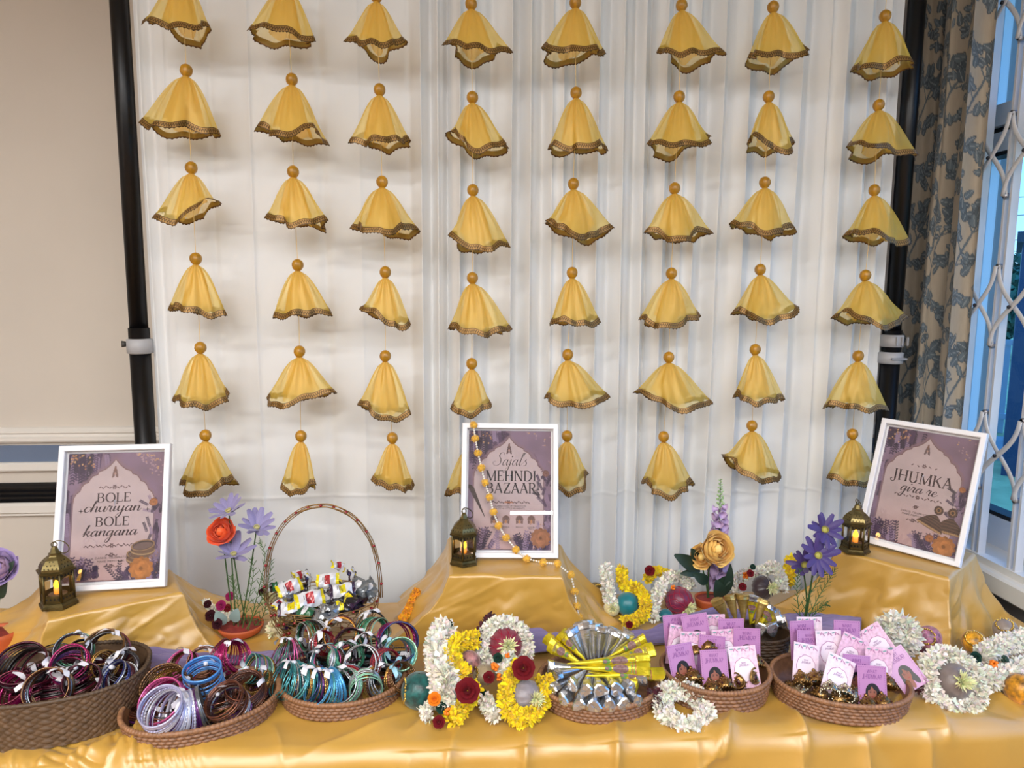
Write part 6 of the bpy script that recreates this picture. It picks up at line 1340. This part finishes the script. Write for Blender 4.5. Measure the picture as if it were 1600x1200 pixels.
for k in range(30):
    t = .01+.24*k/30; a_ = k*2.4; d = Vector((cos(a_), sin(a_), .5)); inst('bud', ME_FB, o, M=Matrix.Translation(sp1+ax*t-pot+Vector((cos(a_), sin(a_), 0))*(.0015+.003*k/30)) @ basis(d).to_4x4() @ Matrix.Scale(.5+.7*k/30, 4))
YR = 1.50
pot = onz(1258, 976, TZ+.010); o = thing('potted_flowers', 'purple daisies with fern leaves standing before the Jhumka poster box', 'flowers', pot); o.matrix_world = Matrix.Translation(pot)
for k, (px, py, d, R, dy) in enumerate(((1288, 828, (-.1, -.85, .5), .040, .01), (1277, 868, (.0, -.90, .42), .042, -.01), (1258, 884, (-.45, -.6, .55), .036, .02))):
    c = aty(px, py, YR+dy); daisy(o, c, d, R, PV, 12, k+10, .12 if k < 2 else .5, ('#a9a24a', .0075)); stem(o, [c+Vector((0, .012, -.004)), c.lerp(pot, .5)+Vector((.004*k, .01, 0)), pot+Vector((.004*(k-1), 0, 0))], .0018)
for k, pts in enumerate((((1252, 972), (1246, 935), (1246, 905), (1250, 890)), ((1260, 972), (1278, 935), (1296, 905), (1306, 888)), ((1262, 972), (1276, 955), (1286, 946), (1292, 944)), ((1256, 972), (1262, 935), (1282, 905), (1290, 893)))): fern(o, [aty(x, y, YR+.006*k) for x, y in pts], 20, .020, k+20, mat('fern_dark', '#35602f', .6))
pot = onz(-4, 1016, TZ+.005); o = thing('potted_flowers', 'lilac rose and dark leaves in a clay pot, cut by the picture edge', 'flowers', pot); o.matrix_world = Matrix.Translation(pot)
clay_saucer(o, .045, .040, .045)
c = aty(-2, 888, pot.y-.0); ranunculus(o, c, (.2, -.8, .5), .034, mat('pale_lilac_petal', '#b9a3d6', .6), layers=5); stem(o, [c+Vector((0, .012, -.01)), c.lerp(pot, .5), pot+Vector((0, 0, .04))], .002)
leaf(o, aty(4, 905, pot.y), aty(24, 876, pot.y), .010, (0, -1, .2)); leaf(o, aty(0, 935, pot.y), aty(12, 903, pot.y), .013, (0, -1, .2))

# ================================================================ wire basket of sweets
M_wire = mat('gilt_wire', '#9c7a4c', .35, .8); M_ruby = mat('ruby_bead', '#8a1420', .15, .2, Coat_Weight=.6)
wc = onz(506, 934, .842); wo = thing('wire_basket', 'gilt wire basket with red beads and a tall hoop handle full of sweets', 'basket', (wc.x, wc.y, TZ+.005)); RX, RY, RH = .126, .096, .098
ztop = ony(505, 790, wc.y).z-TZ-.005
rb = MB(); rb.ell((0, 0, 0), (.0038, .0038, .0032), 8, 6); ME_RUBY = rb.mesh('red_bead', M_ruby); a = np.arange(80)*2*pi/80
b = MB(); b.tube(np.stack([RX*np.cos(a), RY*np.sin(a), np.full(80, RH)], -1), .0016, 7, closed=True); b.build('rim', M_wire, wo)
for k in range(11):
    t = k/11; z = RH*(1-t*.96)-.003; f = .985-.40*t**1.5; ph = k*1.1; b = MB(); b.tube(np.stack([RX*f*np.cos(a)*(1+.012*np.sin(9*a+ph)), RY*f*np.sin(a)*(1+.012*np.sin(9*a+ph)), z+.004*np.sin(7*a+ph)], -1), .00095, 5, closed=True); b.build('wire_ring', M_wire, wo)
    for j in range(4 if k % 2 else 5): aa = -pi*.08-(j+.3*(k % 3))*pi*.21; inst('red_bead', ME_RUBY, wo, loc=(RX*(f+.02)*cos(aa), RY*(f+.02)*sin(aa), z+.001))
for k in range(16):
    aa = k*2*pi/16; b = MB(); b.tube([(RX*f_*cos(aa+tw), RY*f_*sin(aa+tw), z) for f_, z, tw in ((1, RH, 0), (.95, RH*.6, .05), (.80, RH*.25, .1), (.56, .003, .12))], .0011, 5); b.build('upright_wire', M_wire, wo)
for dy, dr in ((-.007, 0), (0, -.004), (.007, 0), (0, .004)):
    th = np.linspace(0, pi, 60); b = MB(); zr = RH-.004; b.tube(np.stack([(RX*1.02+dr)*np.cos(th)*(1+.035*np.sin(th)), dy*np.sin(th)+0*th+.002*np.sin(th*14+dy*300), zr+(ztop-zr+dr)*np.sin(th)**.82], -1), .0012, 6); b.build('handle_wire', M_wire, wo)
for k in range(15):
    th = pi*(k+.5)/15; inst('red_bead', ME_RUBY, wo, loc=((RX*1.02+.003)*cos(th)*(1+.035*sin(th)), -.004, RH-.004+(ztop-RH+.005)*sin(th)**.82))
def packet_mesh(cols, seed):
    rg = np.random.default_rng(seed); b = MB(); L_, W = .052, .030; nu, nv = 17, 7; rows_t, rows_b = [], []
    for i in range(nu):
        u = i/(nu-1); e = min(u, 1-u)*2; th = .0075*min(1, max(0, (e-.16))*2.6)**.6; rt, rbm = [], []
        for j in range(nv):
            v = j/(nv-1)*2-1; w = W/2*(1-.06*(1-e)); x = (u-.5)*L_; hgt = th*(1-v*v)**.6; zz_ = .0035*sin(u*7+v*2+seed*2)+.0022*sin(u*19-v*5+seed)+.002*v*sin(u*5+seed*3)+(0.0012*sin(v*14) if e < .16 else 0); rt.append((x, v*w, hgt+zz_+.0002)); rbm.append((x, v*w, -hgt+zz_-.0002))
        rows_t.append(rt); rows_b.append(rbm)
    T = np.array(rows_t); Bm = np.array(rows_b)
    b.grid(T[2:-2], mi=0); b.grid(Bm[2:-2, ::-1], mi=0); b.grid(T[:3], mi=1); b.grid(Bm[:3, ::-1], mi=1); b.grid(T[-3:], mi=1); b.grid(Bm[-3:, ::-1], mi=1)
    return b, T
WR = {}
def wrapm(n, c, me_=.1): return mat('wrapper_'+n, c, .25, me_, bump=.5, bscale=120, Coat_Weight=.5)
wrapm('white', '#d9d9de'); wrapm('purple', '#2c1636'); wrapm('yellow', '#e3cf12'); wrapm('black', '#17141a'); wrapm('silver', '#9a9ea3', .7); wrapm('green', '#1f5a38'); wrapm('grey', '#6e747a', .4)
VAR = [('white', 'purple', 'yellow'), ('white', 'yellow', 'red'), ('black', 'purple', 'yellow'), ('silver', 'silver', 'grey'), ('purple', 'black', 'white'), ('green', 'black', 'white'), ('grey', 'silver', 'white')]
wrapm('red', '#a5202a'); PK = []
for i, v in enumerate(VAR):
    b, T = packet_mesh(v, i); lb = MB(); q = T[6:11, 1:6]+np.array([0, 0, .0004]); lb.grid(q)
    for k in range(5): c = T[5+k, 3]; lb.add([(c[0]-.0012, -.006, c[2]+.0009), (c[0]-.0004, -.006, c[2]+.0009), (c[0]-.0004, .006, c[2]+.0009), (c[0]-.0012, .006, c[2]+.0009)], [(0, 1, 2, 3)], 1)
    PK.append((b.mesh('wrapper', [MATS['wrapper_'+v[0]], MATS['wrapper_'+v[1]]]), lb.mesh('printed_label', [MATS['wrapper_'+v[2]], MATS['wrapper_black' if v[2] != 'white' else 'wrapper_purple']])))
def sweet(label, px, z, rz, tilt, roll, v, group, s_=1.0):
    c = onz(px[0], px[1], z); o = thing('sweet_packet', label, 'sweet', M=Matrix.Translation(c) @ Euler((radians(tilt), radians(roll), radians(rz)), 'XYZ').to_matrix().to_4x4() @ Matrix.Scale(s_, 4), group=group); inst('wrapper', PK[v][0], o); inst('printed_label', PK[v][1], o)
GS = 'sweet packets in the wire basket'
SW = [('white sweet packet with yellow ends lying at the outer side of the wire basket', (452, 918), .868, 30, 50, -10, 1, 1.1), ('yellow-ended sweet packet standing highest at the outer side', (466, 900), .876, 70, 60, 20, 1, .9), ('white sweet packet with dark purple ends standing beside the yellow one', (480, 902), .874, 95, 62, 0, 0, .9),
 ('white packet with a bold yellow label facing forward in the middle', (512, 906), .878, 0, 62, -4, 1, 1.0), ('long white packet with a red print lying across the front', (484, 936), .862, 24, 48, 0, 1, 1.25), ('white packet with purple ends behind the forward-facing yellow label', (535, 922), .870, 18, 40, 0, 0, 1.1),
 ('crumpled yellow and silver packet highest at the back', (528, 884), .884, 40, 50, 30, 1, .8), ('purple-tipped white packet standing near the hoop at the back', (549, 896), .876, 80, 60, 10, 0, .9), ('pale grey foil packet leaning against the rim', (562, 916), .866, -50, 55, 0, 6, 1.2), ('folded grey foil packet nearest the hoop handle', (578, 920), .860, -65, 40, 20, 6, 1.1),
 ('white packet resting on the outer front rim', (455, 950), .850, 10, 30, 0, 0, 1.1), ('green and black packet at the front of the wire basket', (478, 956), .846, -15, 20, 0, 5, 1.0), ('black packet with a yellow stripe in the front middle', (530, 950), .850, 25, 30, 0, 2, 1.1), ('silver packet at the front rim of the wire basket', (508, 962), .842, -10, 15, 0, 3, 1.1), ('white capsule-shaped packet near the front middle', (515, 950), .856, 5, 20, 0, 3, .8),
 ('yellow and purple packet slanting down to the rim by the hoop', (545, 938), .856, -55, 35, 0, 2, 1.1), ('green packet at the outer back corner of the wire basket', (438, 916), .862, 20, 30, 0, 5, .9), ('small yellow packet wedged at the outer front corner', (436, 944), .848, 60, 30, 0, 1, .7)]
for s0 in SW: sweet(s0[0], *s0[1:7], GS, s0[7])
rg = np.random.default_rng(77)
for k in range(30):
    a_ = rg.random()*6.28; q = sqrt(rg.random())*.78; p = Vector((wc.x+RX*q*cos(a_), wc.y+RY*q*sin(a_), TZ+.060+.050*rg.random())); o = thing('sweet_packet', 'dark sweet packet buried in the pile inside the wire basket', 'sweet', M=Matrix.Translation(p) @ Euler((rg.normal()*.5, rg.normal()*.5, rg.random()*6.28)).to_matrix().to_4x4(), group='dark sweet packets deep in the wire basket'); v = (2, 4, 3, 5, 6, 2)[k % 6]; inst('wrapper', PK[v][0], o); inst('printed_label', PK[v][1], o)
bpy.context.view_layer.update()
